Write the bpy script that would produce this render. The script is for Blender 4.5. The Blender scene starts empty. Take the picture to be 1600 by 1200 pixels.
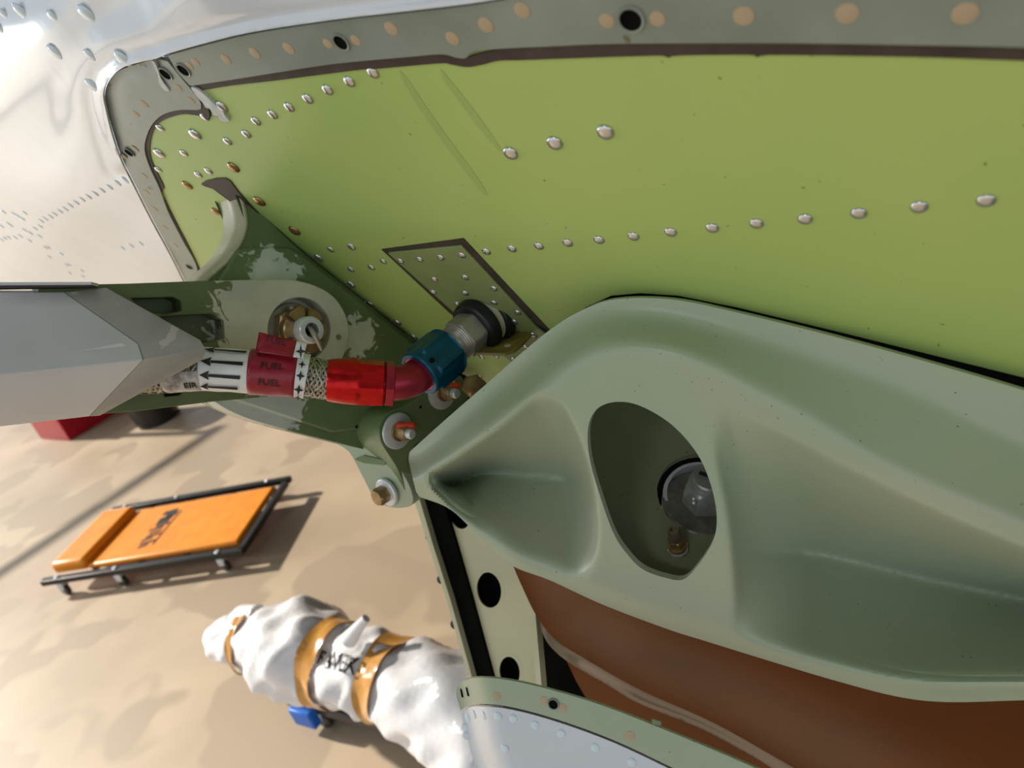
import bpy, bmesh, math, random
import numpy as np
from mathutils import Vector, Matrix

random.seed(7)
rng = np.random.default_rng(7)
S = bpy.context.scene
COL = S.collection

# ------------------------------------------------------------------ camera frame
F = 1050.0                      # focal length for a 1600 x 1200 frame
UP = np.array((-.255, -.867, -.427)); UP /= np.linalg.norm(UP)   # world up seen from the lens
FW = np.array((0, 0, 1.)) - UP * UP[2]; FW /= np.linalg.norm(FW)
RT = np.cross(FW, UP)
M = np.array([RT, FW, UP])
EYE = np.array((0., 0., 1.72))

def nrm(v):
    v = np.asarray(v, float); return v / np.linalg.norm(v)
def ray(x, y): return np.array(((x - 800) / F, (y - 600) / F, 1.0))
def W(p): return np.asarray(p) @ M.T + EYE         # lens coordinates -> world
def WD(v): return np.asarray(v) @ M.T
def P(x, y, z): return W(ray(x, y) * z)            # world point seen at (x, y), z metres deep
class Plane:
    def __init__(s, n, d): s.n = nrm(n); s.d = d; s.wn = WD(s.n)
    def at(s, x, y, h=0.0):
        r = ray(x, y); return W(r * ((s.d + h) / (s.n @ r)))
    def z(s, x, y, h=0.0): return (s.d + h) / (s.n @ ray(x, y))
    def grid(s, X, Y, H):
        R = np.stack(((X - 800) / F, (Y - 600) / F, np.ones_like(X)), -1)
        return W(R * ((s.d + H) / (R @ s.n))[..., None])
def plane_through(n, x, y, z):
    n = nrm(n); return Plane(n, float(n @ (ray(x, y) * z)))
def on_height(x, y, h=0.0):
    d = WD(ray(x, y)); return EYE + d * ((h - EYE[2]) / d[2])

cam = bpy.data.cameras.new('camera'); co = bpy.data.objects.new('camera', cam); COL.objects.link(co)
mw = Matrix.Identity(4)
for i, ax in enumerate((np.array((1, 0, 0.)), np.array((0, -1., 0)), np.array((0, 0, -1.)))):
    a = WD(ax)
    for k in range(3): mw[k][i] = a[k]
for k in range(3): mw[k][3] = EYE[k]
co.matrix_world = mw
cam.sensor_width = 36; cam.lens = F / 1600 * 36; cam.clip_start = 0.02; cam.clip_end = 200
cam.dof.use_dof = True; cam.dof.focus_distance = 0.52; cam.dof.aperture_fstop = 7.5
S.camera = co

# ------------------------------------------------------------------ light
w = bpy.data.worlds.new('world'); S.world = w; w.use_nodes = True
bg = w.node_tree.nodes['Background']; bg.inputs[0].default_value = (.78, .89, 1.0, 1); bg.inputs[1].default_value = 0.6
SUN = nrm((-.72, .38, .50))
sl = bpy.data.lights.new('sun', 'SUN'); sl.energy = 3.0; sl.angle = math.radians(2); sl.color = (1, .92, .80)
so = bpy.data.objects.new('sun', sl); COL.objects.link(so)
so.rotation_euler = Vector(SUN).to_track_quat('Z', 'Y').to_euler()
def area(name, loc, target, sx, sy, e, c):
    l = bpy.data.lights.new(name, 'AREA'); l.shape = 'RECTANGLE'; l.size = sx; l.size_y = sy; l.energy = e; l.color = c
    o = bpy.data.objects.new(name, l); COL.objects.link(o); o.location = loc
    o.rotation_euler = (Vector(loc) - Vector(target)).to_track_quat('Z', 'Y').to_euler(); return o
area('work_light', (-5.65, 3.40, 1.96), (-.3, .6, 1.8), .7, .5, 22, (.95, .98, 1))
area('hangar_lamp', (-3.0, -4.0, 5.3), (0, .3, 1.5), 1.4, .5, 20, (.92, .97, 1))
S.view_settings.view_transform = 'Standard'; S.view_settings.look = 'None'
S.view_settings.exposure = 0.97; S.view_settings.gamma = 1; S.view_settings.use_curve_mapping = False
S.cycles.max_bounces = 8; S.cycles.diffuse_bounces = 5

# ------------------------------------------------------------------ materials
def lin(c):
    return tuple(((v / 255) / 12.92 if v / 255 <= .04045 else ((v / 255 + .055) / 1.055) ** 2.4) for v in c) + (1,)
def mat(name, c1, c2=None, rough=.5, metal=0, scale=30, lo=.35, hi=.65, bump=0, bscale=200, speck=None, spscale=400, spth=.70,
        coat=0, rvar=0, emit=None, trans=0, ior=1.45, detail=4, aniso=None):
    m = bpy.data.materials.new(name); m.use_nodes = True; nt = m.node_tree; N = nt.nodes; L = nt.links
    b = N['Principled BSDF']; b.inputs['Roughness'].default_value = rough; b.inputs['Metallic'].default_value = metal
    b.inputs['IOR'].default_value = ior
    if coat: b.inputs['Coat Weight'].default_value = coat; b.inputs['Coat Roughness'].default_value = .08
    if trans: b.inputs['Transmission Weight'].default_value = trans
    tc = N.new('ShaderNodeTexCoord')
    col = None
    if c2 is None: b.inputs['Base Color'].default_value = lin(c1)
    else:
        nz = N.new('ShaderNodeTexNoise'); nz.inputs['Scale'].default_value = scale; nz.inputs['Detail'].default_value = detail
        cr = N.new('ShaderNodeValToRGB'); cr.color_ramp.elements[0].position = lo; cr.color_ramp.elements[1].position = hi
        cr.color_ramp.elements[0].color = lin(c1); cr.color_ramp.elements[1].color = lin(c2)
        L.new(tc.outputs['Object'], nz.inputs['Vector']); L.new(nz.outputs['Fac'], cr.inputs['Fac']); col = cr.outputs['Color']
        if rvar:
            mr = N.new('ShaderNodeMapRange'); mr.inputs['To Min'].default_value = max(.02, rough - rvar); mr.inputs['To Max'].default_value = rough + rvar
            L.new(nz.outputs['Fac'], mr.inputs['Value']); L.new(mr.outputs['Result'], b.inputs['Roughness'])
        if speck is not None:
            n2 = N.new('ShaderNodeTexNoise'); n2.inputs['Scale'].default_value = spscale; n2.inputs['Detail'].default_value = 2
            r2 = N.new('ShaderNodeValToRGB'); r2.color_ramp.elements[0].position = spth; r2.color_ramp.elements[1].position = spth + .03
            mx = N.new('ShaderNodeMix'); mx.data_type = 'RGBA'; mx.inputs[7].default_value = lin(speck)
            L.new(tc.outputs['Object'], n2.inputs['Vector']); L.new(n2.outputs['Fac'], r2.inputs['Fac'])
            L.new(r2.outputs['Color'], mx.inputs[0]); L.new(col, mx.inputs[6]); col = mx.outputs[2]
        L.new(col, b.inputs['Base Color'])
    if bump:
        n3 = N.new('ShaderNodeTexNoise'); n3.inputs['Scale'].default_value = bscale; n3.inputs['Detail'].default_value = 3
        bp = N.new('ShaderNodeBump'); bp.inputs['Strength'].default_value = bump; bp.inputs['Distance'].default_value = .002
        L.new(tc.outputs['Object'], n3.inputs['Vector']); L.new(n3.outputs['Fac'], bp.inputs['Height']); L.new(bp.outputs['Normal'], b.inputs['Normal'])
    return m

def smear_mat(name, base1, base2, smear1, smear2, spots, rough=.45):
    """green primer with irregular stains of pale sealant round world points (the smears are on the part itself)"""
    m = mat(name, base1, base2, rough=rough, scale=25, speck=(40, 45, 30), spth=.74)
    nt = m.node_tree; N = nt.nodes; L = nt.links; b = N['Principled BSDF']
    old = b.inputs['Base Color'].links[0].from_socket
    geo = N.new('ShaderNodeNewGeometry')
    nz = N.new('ShaderNodeTexNoise'); nz.inputs['Scale'].default_value = 75; nz.inputs['Detail'].default_value = 5; nz.inputs['Distortion'].default_value = 1.2
    L.new(geo.outputs['Position'], nz.inputs['Vector'])
    last = None
    for centre, radius in spots:
        mp = N.new('ShaderNodeVectorMath'); mp.operation = 'DISTANCE'; mp.inputs[1].default_value = tuple(centre)
        L.new(geo.outputs['Position'], mp.inputs[0])
        sc = N.new('ShaderNodeMath'); sc.operation = 'MULTIPLY_ADD'; sc.inputs[1].default_value = .066; sc.inputs[2].default_value = radius - .033
        L.new(nz.outputs['Fac'], sc.inputs[0])
        sb = N.new('ShaderNodeMath'); sb.operation = 'SUBTRACT'; L.new(sc.outputs[0], sb.inputs[0]); L.new(mp.outputs['Value'], sb.inputs[1])
        if last is None: last = sb.outputs[0]
        else:
            q = N.new('ShaderNodeMath'); q.operation = 'MAXIMUM'; L.new(last, q.inputs[0]); L.new(sb.outputs[0], q.inputs[1]); last = q.outputs[0]
    mr = N.new('ShaderNodeMapRange'); mr.inputs['From Min'].default_value = -.001; mr.inputs['From Max'].default_value = .004
    L.new(last, mr.inputs['Value'])
    n2 = N.new('ShaderNodeTexNoise'); n2.inputs['Scale'].default_value = 22; n2.inputs['Detail'].default_value = 4; L.new(geo.outputs['Position'], n2.inputs['Vector'])
    cr = N.new('ShaderNodeValToRGB'); cr.color_ramp.elements[0].position = .38; cr.color_ramp.elements[1].position = .62
    cr.color_ramp.elements[0].color = lin(smear1); cr.color_ramp.elements[1].color = lin(smear2); L.new(n2.outputs['Fac'], cr.inputs['Fac'])
    mx = N.new('ShaderNodeMix'); mx.data_type = 'RGBA'; L.new(mr.outputs['Result'], mx.inputs[0]); L.new(old, mx.inputs[6]); L.new(cr.outputs['Color'], mx.inputs[7])
    L.new(mx.outputs[2], b.inputs['Base Color'])
    return m

MT = {}
MT['white'] = mat('white_gloss_paint', (204, 211, 218), (212, 219, 226), rough=.16, scale=6, bump=.12, bscale=45, coat=.4)
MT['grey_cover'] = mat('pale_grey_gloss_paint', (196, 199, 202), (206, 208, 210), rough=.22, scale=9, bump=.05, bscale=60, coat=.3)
MT['lime'] = mat('lime_green_primer', (166, 194, 110), (174, 198, 112), rough=.42, scale=5, bump=.03, bscale=300, speck=(120, 132, 62), spscale=150, spth=.74)
MT['doubler'] = mat('olive_green_primer', (128, 146, 88), (138, 152, 96), rough=.45, scale=30, speck=(92, 104, 64), spscale=300, spth=.74)
MT['strip'] = mat('grey_green_primer', (122, 133, 120), (140, 152, 143), rough=.36, scale=14, speck=(104, 104, 84), spscale=60, spth=.70, bump=.03)
MT['seal'] = mat('dark_sealant', (58, 50, 44), (72, 62, 56), rough=.6, scale=60)
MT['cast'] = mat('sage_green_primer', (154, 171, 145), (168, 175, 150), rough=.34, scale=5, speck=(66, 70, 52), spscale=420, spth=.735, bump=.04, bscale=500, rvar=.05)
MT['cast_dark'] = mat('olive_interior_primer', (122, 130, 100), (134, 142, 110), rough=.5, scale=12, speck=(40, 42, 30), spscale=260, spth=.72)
MT['brack'] = mat('bracket_green_primer', (98, 116, 78), (112, 128, 88), rough=.40, scale=12, speck=(50, 55, 35), spscale=200, spth=.76)
MT['column'] = mat('pale_green_primer', (190, 188, 150), (204, 200, 164), rough=.38, scale=9, speck=(225, 228, 205), spscale=90, spth=.72)
MT['brown'] = mat('brown_composite', (98, 50, 4), (84, 41, 3), rough=.26, scale=7, speck=(120, 88, 54), spscale=300, spth=.76, coat=.03)
MT['brown'].node_tree.nodes['Principled BSDF'].inputs['Specular IOR Level'].default_value = .14
MT['brown_lip'] = mat('translucent_grey_resin', (84, 72, 62), (96, 84, 74), rough=.3, scale=8, coat=.3)
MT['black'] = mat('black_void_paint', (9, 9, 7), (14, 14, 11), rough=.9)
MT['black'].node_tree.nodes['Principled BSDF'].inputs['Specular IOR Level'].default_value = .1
MT['rubber'] = mat('black_rubber', (20, 21, 22), (28, 29, 30), rough=.42, scale=60)
MT['steel'] = mat('bright_steel', (160, 156, 146), (182, 177, 166), rough=.32, metal=.55, scale=80, rvar=.08)
MT['zinc'] = mat('zinc_plate', (204, 210, 212), (218, 222, 224), rough=.30, metal=.3, scale=60)
MT['alu'] = mat('aluminium_rivet', (196, 198, 198), (214, 216, 216), rough=.26, metal=.9, scale=300)
MT['bronze'] = mat('bronze_rivet', (150, 118, 78), (172, 142, 100), rough=.3, metal=.9, scale=300)
MT['cad'] = mat('cadmium_plate', (142, 116, 76), (166, 140, 98), rough=.34, metal=.6, scale=150)
MT['tan'] = mat('tan_flush_rivet', (172, 156, 128), (184, 164, 136), rough=.5, scale=200)
MT['whrivet'] = mat('white_painted_rivet', (205, 224, 232), (214, 230, 236), rough=.15, scale=100, coat=.4)
MT['red_anod'] = mat('red_anodised', (176, 18, 22), (196, 26, 26), rough=.24, metal=.75, scale=150)
MT['pink_anod'] = mat('pink_red_anodised', (168, 52, 70), (150, 40, 56), rough=.34, metal=.7, scale=30)
MT['blue_anod'] = mat('blue_anodised', (3, 78, 104), (5, 68, 92), rough=.40, metal=.45, scale=40)
MT['red_tape'] = mat('dark_red_tape', (136, 20, 40), (148, 28, 48), rough=.30, scale=60, bump=.2, bscale=180)
MT['white_tape'] = mat('white_tape', (216, 218, 216), (226, 226, 224), rough=.32, scale=60, bump=.1, bscale=120)
MT['ink'] = mat('black_ink', (16, 14, 16), (22, 20, 22), rough=.5)
MT['redink'] = mat('dark_red_ink', (52, 6, 16), (60, 8, 20), rough=.5)
MT['torque'] = mat('orange_red_torque_paint', (214, 60, 30), (226, 74, 40), rough=.4)
MT['orange'] = mat('orange_vinyl', (240, 140, 20), (246, 152, 30), rough=.38, scale=14, bump=.05)
MT['blkmetal'] = mat('black_painted_metal', (26, 25, 24), (34, 33, 31), rough=.35, scale=40)
MT['wheel'] = mat('dark_grey_caster', (40, 38, 36), (56, 54, 50), rough=.4, scale=40)
MT['film'] = mat('white_wrap_film', (222, 221, 223), (234, 232, 233), rough=.2, scale=14, bump=.7, bscale=55)
MT['ptape'] = mat('brown_packing_tape', (186, 132, 62), (200, 148, 76), rough=.16, scale=30, bump=.5, bscale=40)
MT['blue'] = mat('blue_plastic', (18, 96, 190), (26, 106, 200), rough=.4)
MT['redbox'] = mat('red_paint', (168, 12, 34), (180, 18, 40), rough=.3)
MT['residue'] = mat('white_sealant_residue', (206, 212, 212), (186, 192, 188), rough=.35, scale=90, bump=.4, bscale=200)
MT['shadowgrey'] = mat('shadow_rail_grey', (120, 120, 118), (130, 130, 128), rough=.5)
def floor_mat():
    m = mat('warm_concrete', (174, 154, 130), (192, 172, 146), rough=.5, scale=1.6, detail=6, bump=.05, bscale=8, speck=(168, 149, 126), spscale=2.0, spth=.50, rvar=.1)
    return m
MT['floor'] = floor_mat()

# ------------------------------------------------------------------ mesh helpers
def wpos(o):
    p = np.zeros(3)
    while o: p = p + np.array(o.location); o = o.parent
    return p
def link(o, parent, loc):
    COL.objects.link(o)
    if parent: o.parent = parent; o.location = Vector(np.asarray(loc) - wpos(parent))
    else: o.location = Vector(loc)
    return o
def mobj(name, V, Fc, m, parent=None, smooth=True, ang=35, origin=None):
    V = np.asarray(V, float); c = V.mean(0) if origin is None else np.asarray(origin)
    me = bpy.data.meshes.new(name); me.from_pydata((V - c).tolist(), [], [list(map(int, f)) for f in Fc]); me.validate()
    bm = bmesh.new(); bm.from_mesh(me); bmesh.ops.recalc_face_normals(bm, faces=bm.faces); bm.to_mesh(me); bm.free()
    if isinstance(m, (list, tuple)):
        for q in m: me.materials.append(q)
    else: me.materials.append(m)
    if smooth:
        me.polygons.foreach_set('use_smooth', [True] * len(me.polygons)); me.set_sharp_from_angle(angle=math.radians(ang))
    o = bpy.data.objects.new(name, me)
    return link(o, parent, c)
def thing(name, label, cat, loc, group=None):
    o = bpy.data.objects.new(name, None); o.empty_display_size = .05; COL.objects.link(o); o.location = Vector(loc)
    o['label'] = label; o['category'] = cat
    if group: o['group'] = group
    return o
def tag(o, label, cat, group=None):
    o['label'] = label; o['category'] = cat
    if group: o['group'] = group
    return o
def plabel(o, s): o['label'] = s; return o
def bev(o, wd, seg=2, ang=35):
    b = o.modifiers.new('bevel', 'BEVEL'); b.width = wd; b.segments = seg; b.limit_method = 'ANGLE'; b.angle_limit = math.radians(ang)
    b.use_clamp_overlap = True; b.harden_normals = False; return o

def sp(pts, n=6, closed=False):
    """Catmull-Rom through pts"""
    p = [np.array(q, float) for q in pts]; out = []
    k = len(p)
    rngk = range(k) if closed else range(k - 1)
    for i in rngk:
        a = p[(i - 1) % k] if closed or i > 0 else 2 * p[0] - p[1]
        b = p[i]; c = p[(i + 1) % k]
        d = p[(i + 2) % k] if closed or i + 2 < k else 2 * p[-1] - p[-2]
        for t in np.arange(n) / n:
            out.append(.5 * ((2 * b) + (-a + c) * t + (2 * a - 5 * b + 4 * c - d) * t * t + (-a + 3 * b - 3 * c + d) * t ** 3))
    if not closed: out.append(p[-1])
    return [tuple(q) for q in out]
def ell(cx, cy, a, b, rot=0, n=40):
    r = math.radians(rot)
    return [(cx + a * math.cos(t) * math.cos(r) - b * math.sin(t) * math.sin(r), cy + a * math.cos(t) * math.sin(r) + b * math.sin(t) * math.cos(r))
            for t in np.arange(n) / n * 2 * math.pi]

def plate(name, m, pts, pl, h0, h1, parent=None, bevel=0, holes=(), ang=35, smooth=True):
    """flat plate whose front outline (height h1 over plane pl) reads as pts; extruded straight back to h0"""
    bm = bmesh.new(); loops = []
    for lp in [pts] + list(holes):
        vs = [bm.verts.new(pl.at(x, y, h1)) for x, y in lp]
        loops.append(vs)
    if not holes:
        bmesh.ops.triangulate(bm, faces=[bm.faces.new(loops[0])])
    else:
        es = []
        for vs in loops:
            for i in range(len(vs)): es.append(bm.edges.new((vs[i], vs[(i + 1) % len(vs)])))
        bmesh.ops.triangle_fill(bm, edges=es, use_beauty=True, normal=Vector(pl.wn))
    off = Vector(pl.wn * (h0 - h1)); mp = {}
    fr = list(bm.faces)
    for vs in loops:
        for v in vs: mp[v] = bm.verts.new(v.co + off)
    for f in fr:
        try: bm.faces.new([mp[v] for v in reversed(f.verts)])
        except ValueError: pass
    for vs in loops:
        for i in range(len(vs)):
            a, b = vs[i], vs[(i + 1) % len(vs)]; bm.faces.new((a, b, mp[b], mp[a]))
    bmesh.ops.dissolve_limit(bm, angle_limit=.001, verts=bm.verts, edges=bm.edges) if not holes else None
    bm.verts.index_update()
    V = [v.co[:] for v in bm.verts]; Fc = [[v.index for v in f.verts] for f in bm.faces]; bm.free()
    o = mobj(name, V, Fc, m, parent, smooth, ang)
    if bevel: bev(o, bevel)
    return o

def frame_of(a):
    a = nrm(a); t = np.array((0, 0, 1.)) if abs(a[2]) < .9 else np.array((1., 0, 0))
    u = nrm(np.cross(t, a)); return a, u, np.cross(a, u)
def ringshape(n, sides, rot=0):
    t = np.arange(n) / n * 2 * math.pi
    if sides:
        k = 2 * math.pi / sides; q = (t - rot) % k
        return t, math.cos(k / 2) / np.cos(q - k / 2)
    return t, np.ones(n)
def lathe_vf(p0, axis, prof, n=36, caps=(True, True), up=None, rot=0):
    """prof entries (t, r[, sides]); with sides=6 the ring is a hexagon of corner radius r"""
    a, u, v = frame_of(axis)
    if up is not None: u = nrm(np.asarray(up) - a * (np.asarray(up) @ a)); v = np.cross(a, u)
    V = []; Fc = []
    for e in prof:
        t, s = ringshape(n, e[2] if len(e) > 2 else 0, rot)
        c = np.asarray(p0) + a * e[0]
        V += [c + e[1] * s[i] * (u * math.cos(t[i]) + v * math.sin(t[i])) for i in range(n)]
    for k in range(len(prof) - 1):
        for i in range(n):
            j = (i + 1) % n; Fc.append((k * n + i, k * n + j, (k + 1) * n + j, (k + 1) * n + i))
    if caps[0]: Fc.append(tuple(range(n))[::-1])
    if caps[1]: Fc.append(tuple((len(prof) - 1) * n + i for i in range(n)))
    return V, Fc
def lathe(name, m, p0, axis, prof, parent=None, n=36, caps=(True, True), ang=32, up=None, rot=0):
    V, Fc = lathe_vf(p0, axis, prof, n, caps, up, rot); return mobj(name, V, Fc, m, parent, True, ang)
def tube_vf(pts, rad, n=16, caps=True):
    pts = [np.asarray(p, float) for p in pts]; k = len(pts); V = []; Fc = []
    rad = [rad] * k if np.isscalar(rad) else rad
    u = None
    for i in range(k):
        d = nrm(pts[min(i + 1, k - 1)] - pts[max(i - 1, 0)])
        if u is None: _, u, v = frame_of(d)
        else: u = nrm(u - d * (u @ d)); v = np.cross(d, u)
        V += [pts[i] + rad[i] * (u * math.cos(t) + v * math.sin(t)) for t in np.arange(n) / n * 2 * math.pi]
    for q in range(k - 1):
        for i in range(n):
            j = (i + 1) % n; Fc.append((q * n + i, q * n + j, (q + 1) * n + j, (q + 1) * n + i))
    if caps: Fc.append(tuple(range(n))[::-1]); Fc.append(tuple((k - 1) * n + i for i in range(n)))
    return V, Fc
def tube(name, m, pts, rad, parent=None, n=16, caps=True):
    V, Fc = tube_vf(pts, rad, n, caps); return mobj(name, V, Fc, m, parent, True, 50)
def join(parts):
    V = []; Fc = []
    for v, f in parts:
        k = len(V); V += list(v); Fc += [tuple(i + k for i in q) for q in f]
    return V, Fc
def box_vf(c, ex, ey, ez):
    c = np.asarray(c, float); V = [c + sx * ex + sy * ey + sz * ez for sx in (-1, 1) for sy in (-1, 1) for sz in (-1, 1)]
    return V, [(0, 1, 3, 2), (4, 6, 7, 5), (0, 4, 5, 1), (2, 3, 7, 6), (0, 2, 6, 4), (1, 5, 7, 3)]

# ------------------------------------------------------------------ sheet with relief
def seg_dist(X, Y, line, closed=False):
    """distance to polyline and the nearest point"""
    L = np.array(line, float); A = L if closed else L[:-1]; B = np.roll(L, -1, 0) if closed else L[1:]
    best = np.full(X.shape, 1e9); nx = np.zeros(X.shape); ny = np.zeros(X.shape)
    for (ax, ay), (bx, by) in zip(A, B):
        dx, dy = bx - ax, by - ay; l2 = dx * dx + dy * dy + 1e-9
        t = np.clip(((X - ax) * dx + (Y - ay) * dy) / l2, 0, 1); px, py = ax + t * dx, ay + t * dy
        d = np.hypot(X - px, Y - py); k = d < best
        best = np.where(k, d, best); nx = np.where(k, px, nx); ny = np.where(k, py, ny)
    return best, nx, ny
def inside(X, Y, poly):
    L = np.array(poly, float); r = np.zeros(X.shape, bool)
    for (ax, ay), (bx, by) in zip(L, np.roll(L, -1, 0)):
        c = ((ay > Y) != (by > Y)); xi = (bx - ax) * (Y - ay) / (by - ay + 1e-12) + ax
        r ^= c & (X < xi)
    return r
def blur(H, msk, s):
    """normalised gaussian-ish blur of H inside msk"""
    a = np.where(msk, H, 0.); b = msk.astype(float)
    k = np.exp(-.5 * (np.arange(-3 * s, 3 * s + 1) / s) ** 2); k /= k.sum()
    for ax in (0, 1):
        a = np.apply_along_axis(lambda q: np.convolve(q, k, 'same'), ax, a); b = np.apply_along_axis(lambda q: np.convolve(q, k, 'same'), ax, b)
    return np.where(b > 1e-4, a / np.maximum(b, 1e-4), H)
def relief(name, m, outline, pl, hfun, step=5, thick=.003, holes=(), parent=None, ang=40):
    o = np.array(outline); x0, y0 = o.min(0) - step * 2; x1, y1 = o.max(0) + step * 2
    X, Y = np.meshgrid(np.arange(x0, x1 + step, step), np.arange(y0, y1 + step, step))
    ins = inside(X, Y, outline)
    for h in holes: ins &= ~inside(X, Y, h)
    cell = ins[:-1, :-1] | ins[1:, :-1] | ins[:-1, 1:] | ins[1:, 1:]
    use = np.zeros(ins.shape, bool); use[:-1, :-1] |= cell; use[1:, :-1] |= cell; use[:-1, 1:] |= cell; use[1:, 1:] |= cell
    mv = use & ~ins
    Xm, Ym = X.copy(), Y.copy(); bd = np.full(X.shape, 1e9)
    for lp in [outline] + list(holes):
        d, nx, ny = seg_dist(X[mv], Y[mv], lp, True)
        k = d < bd[mv]; t = bd[mv]; t[k] = d[k]; bd[mv] = t
        a = Xm[mv]; a[k] = nx[k]; Xm[mv] = a; a = Ym[mv]; a[k] = ny[k]; Ym[mv] = a
    H = hfun(X, Y, ins | use)
    if H.shape == X.shape and mv.any():     # resample at the moved rim vertices
        fx = np.clip((Xm - x0) / step, 0, X.shape[1] - 1.001); fy = np.clip((Ym - y0) / step, 0, X.shape[0] - 1.001)
        ix = fx.astype(int); iy = fy.astype(int); gx = fx - ix; gy = fy - iy
        H = H[iy, ix] * (1 - gx) * (1 - gy) + H[iy, ix + 1] * gx * (1 - gy) + H[iy + 1, ix] * (1 - gx) * gy + H[iy + 1, ix + 1] * gx * gy
    G = pl.grid(Xm, Ym, H)
    idx = -np.ones(X.shape, int); idx[use] = np.arange(use.sum()); V = G[use]; n = len(V)
    Fc = []; cnt = {}
    for j, i in zip(*np.nonzero(cell)):
        q = (idx[j, i], idx[j, i + 1], idx[j + 1, i + 1], idx[j + 1, i]); Fc.append(q)
        for a, b in zip(q, q[1:] + q[:1]): cnt[(a, b)] = 1
    bnd = [(a, b) for (a, b) in cnt if (b, a) not in cnt]
    V2 = V - pl.wn * thick
    FF = Fc + [tuple(k + n for k in reversed(q)) for q in Fc] + [(b, a, a + n, b + n) for a, b in bnd]
    return mobj(name, np.vstack((V, V2)), FF, m, parent, True, ang)
def sm(e0, e1, x):
    t = np.clip((x - e0) / (e1 - e0), 0, 1); return t * t * (3 - 2 * t)

# ------------------------------------------------------------------ pieces used over and over
def unit_dome(name, m, h=.5, n=18, collar=True):
    prof = [(0, 1.0), (h * .25, .98), (h * .55, .86), (h * .8, .62), (h * .95, .34), (h, .12)]
    V, Fc = lathe_vf((0, 0, 0), (0, 0, 1), prof, n)
    me = bpy.data.meshes.new(name); me.from_pydata([tuple(v) for v in V], [], Fc); me.materials.append(m)
    me.polygons.foreach_set('use_smooth', [True] * len(me.polygons)); return me
def unit_disc(name, m, h=.06, n=18):
    V, Fc = lathe_vf((0, 0, 0), (0, 0, 1), [(0, 1.02), (h, 1.0), (h * 1.3, .92)], n)
    me = bpy.data.meshes.new(name); me.from_pydata([tuple(v) for v in V], [], Fc); me.materials.append(m)
    me.polygons.foreach_set('use_smooth', [True] * len(me.polygons)); me.set_sharp_from_angle(angle=.6); return me
DOME = unit_dome('rivet', MT['alu']); DOMEB = unit_dome('bronze_rivet', MT['bronze']); DOMEW = unit_dome('painted_rivet', MT['whrivet'], .34)
DISC = unit_disc('flush_rivet', MT['tan'])
def rivets(name, me, lst, pl, h, parent, r=None):
    for e in lst:
        x, y = e[0], e[1]; p = pl.at(x, y, h)
        rr = e[2] if len(e) > 2 else r
        o = bpy.data.objects.new(name, me); o.rotation_euler = Vector(pl.wn).to_track_quat('Z', 'Y').to_euler()
        rr *= (.86 if name == "flush_rivet" else 1); o.scale = (rr, rr, rr); link(o, parent, p)
def screw_hole(x, y, pl, h, r, parent):
    p = pl.at(x, y, h)
    o = lathe('screw_hole', MT['black'], p, pl.wn, [(0, r * 1.25), (.0007, r * 1.2), (.0008, r), (.0002, r * .8), (.0001, r * .2)], parent, 24)
    V, Fc = lathe_vf(p, pl.wn, [(.0002, r * 1.3), (.0011, r * 1.22), (.0008, r * 1.0)], 24, (False, False))
    mobj('rim', V, Fc, MT['strip'], o)
    return o

# ================================================================== PLANES
PANEL = Plane((-.382, .861, -.337), -.2526)
BRACK = Plane((.707, .037, -.706), -.601)
CAST = Plane((-.42, .33, -.845), -.412)
LEG = Plane((-.35, .55, -.76), -.360)
COLP = plane_through((-.45, .05, -.89), 760, 930, .80)
LOWF = plane_through((-.30, .06, -.95), 800, 1130, .47)
LUG = plane_through((-.45, .25, -.86), 600, 760, .70)

# ================================================================== FLOOR
fl = mobj('floor', [(-45, -45, 0), (12.5, -45, 0), (12.5, 45, 0), (-45, 45, 0)], [(0, 1, 2, 3)], MT['floor'], smooth=False)
fl['kind'] = 'structure'
def slab(name, c, sx, sy, sz, m):
    V, Fc = box_vf(c, np.array((sx, 0, 0)), np.array((0, sy, 0)), np.array((0, 0, sz))); o = mobj(name, V, Fc, m, None, False); o['kind'] = 'structure'; return o
MT['hangar'] = mat('grey_hangar_cladding', (112, 116, 120), (124, 128, 132), rough=.6, scale=2)
V, Fc = join([tube_vf([(-5.9, 2.0, 1.0), (-3.45, 5.08, 1.0)], .035, 14), tube_vf([(-5.85, 2.06, 0), (-5.85, 2.06, 1.0)], .03, 12), tube_vf([(-3.5, 5.02, 0), (-3.5, 5.02, 1.0)], .03, 12)])
o = mobj('added_shadow_rail_1', V, Fc, MT['shadowgrey']); o['kind'] = 'structure'  # added rail out of view, placed to cast the floor shadow band
slab('ceiling', (2.5, 8, 5.6), 10.2, 17, .1, MT['hangar'])
slab('wall_right', (12.6, 8, 2.8), .1, 17, 2.8, MT['hangar'])
#slab('wall_rear', (2, -9, 3.3), 10.5, .1, 3.4, MT['hangar'])
slab('wall_front', (2.5, 25, 2.8), 10.2, .1, 2.8, MT['hangar'])

# ================================================================== FUSELAGE SIDE
fus = thing('fuselage', 'white aircraft side with a lime green recessed panel, grey edge strips and rivet rows', 'aircraft', PANEL.at(700, 300, -.05))
panel_out = [(306, 160), (300, 130), (600, 70), (1100, 50), (1800, 60), (2600, 90), (2600, 900), (1800, 645), (1600, 590), (1450, 553), (1300, 516), (1150, 480), (1060, 462), (1000, 458), (955, 462), (915, 480), (880, 510), (840, 560), (800, 600), (760, 606), (650, 541), (560, 520), (430, 500), (304, 446), (288, 410), (262, 352), (240, 300), (228, 262), (222, 236), (225, 212), (238, 190), (256, 176), (282, 169)]
panel = plate('lining_panel', MT['lime'], panel_out, PANEL, -.003, 0, fus)
plabel(panel, 'lime green primed panel inside the opening')
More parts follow.
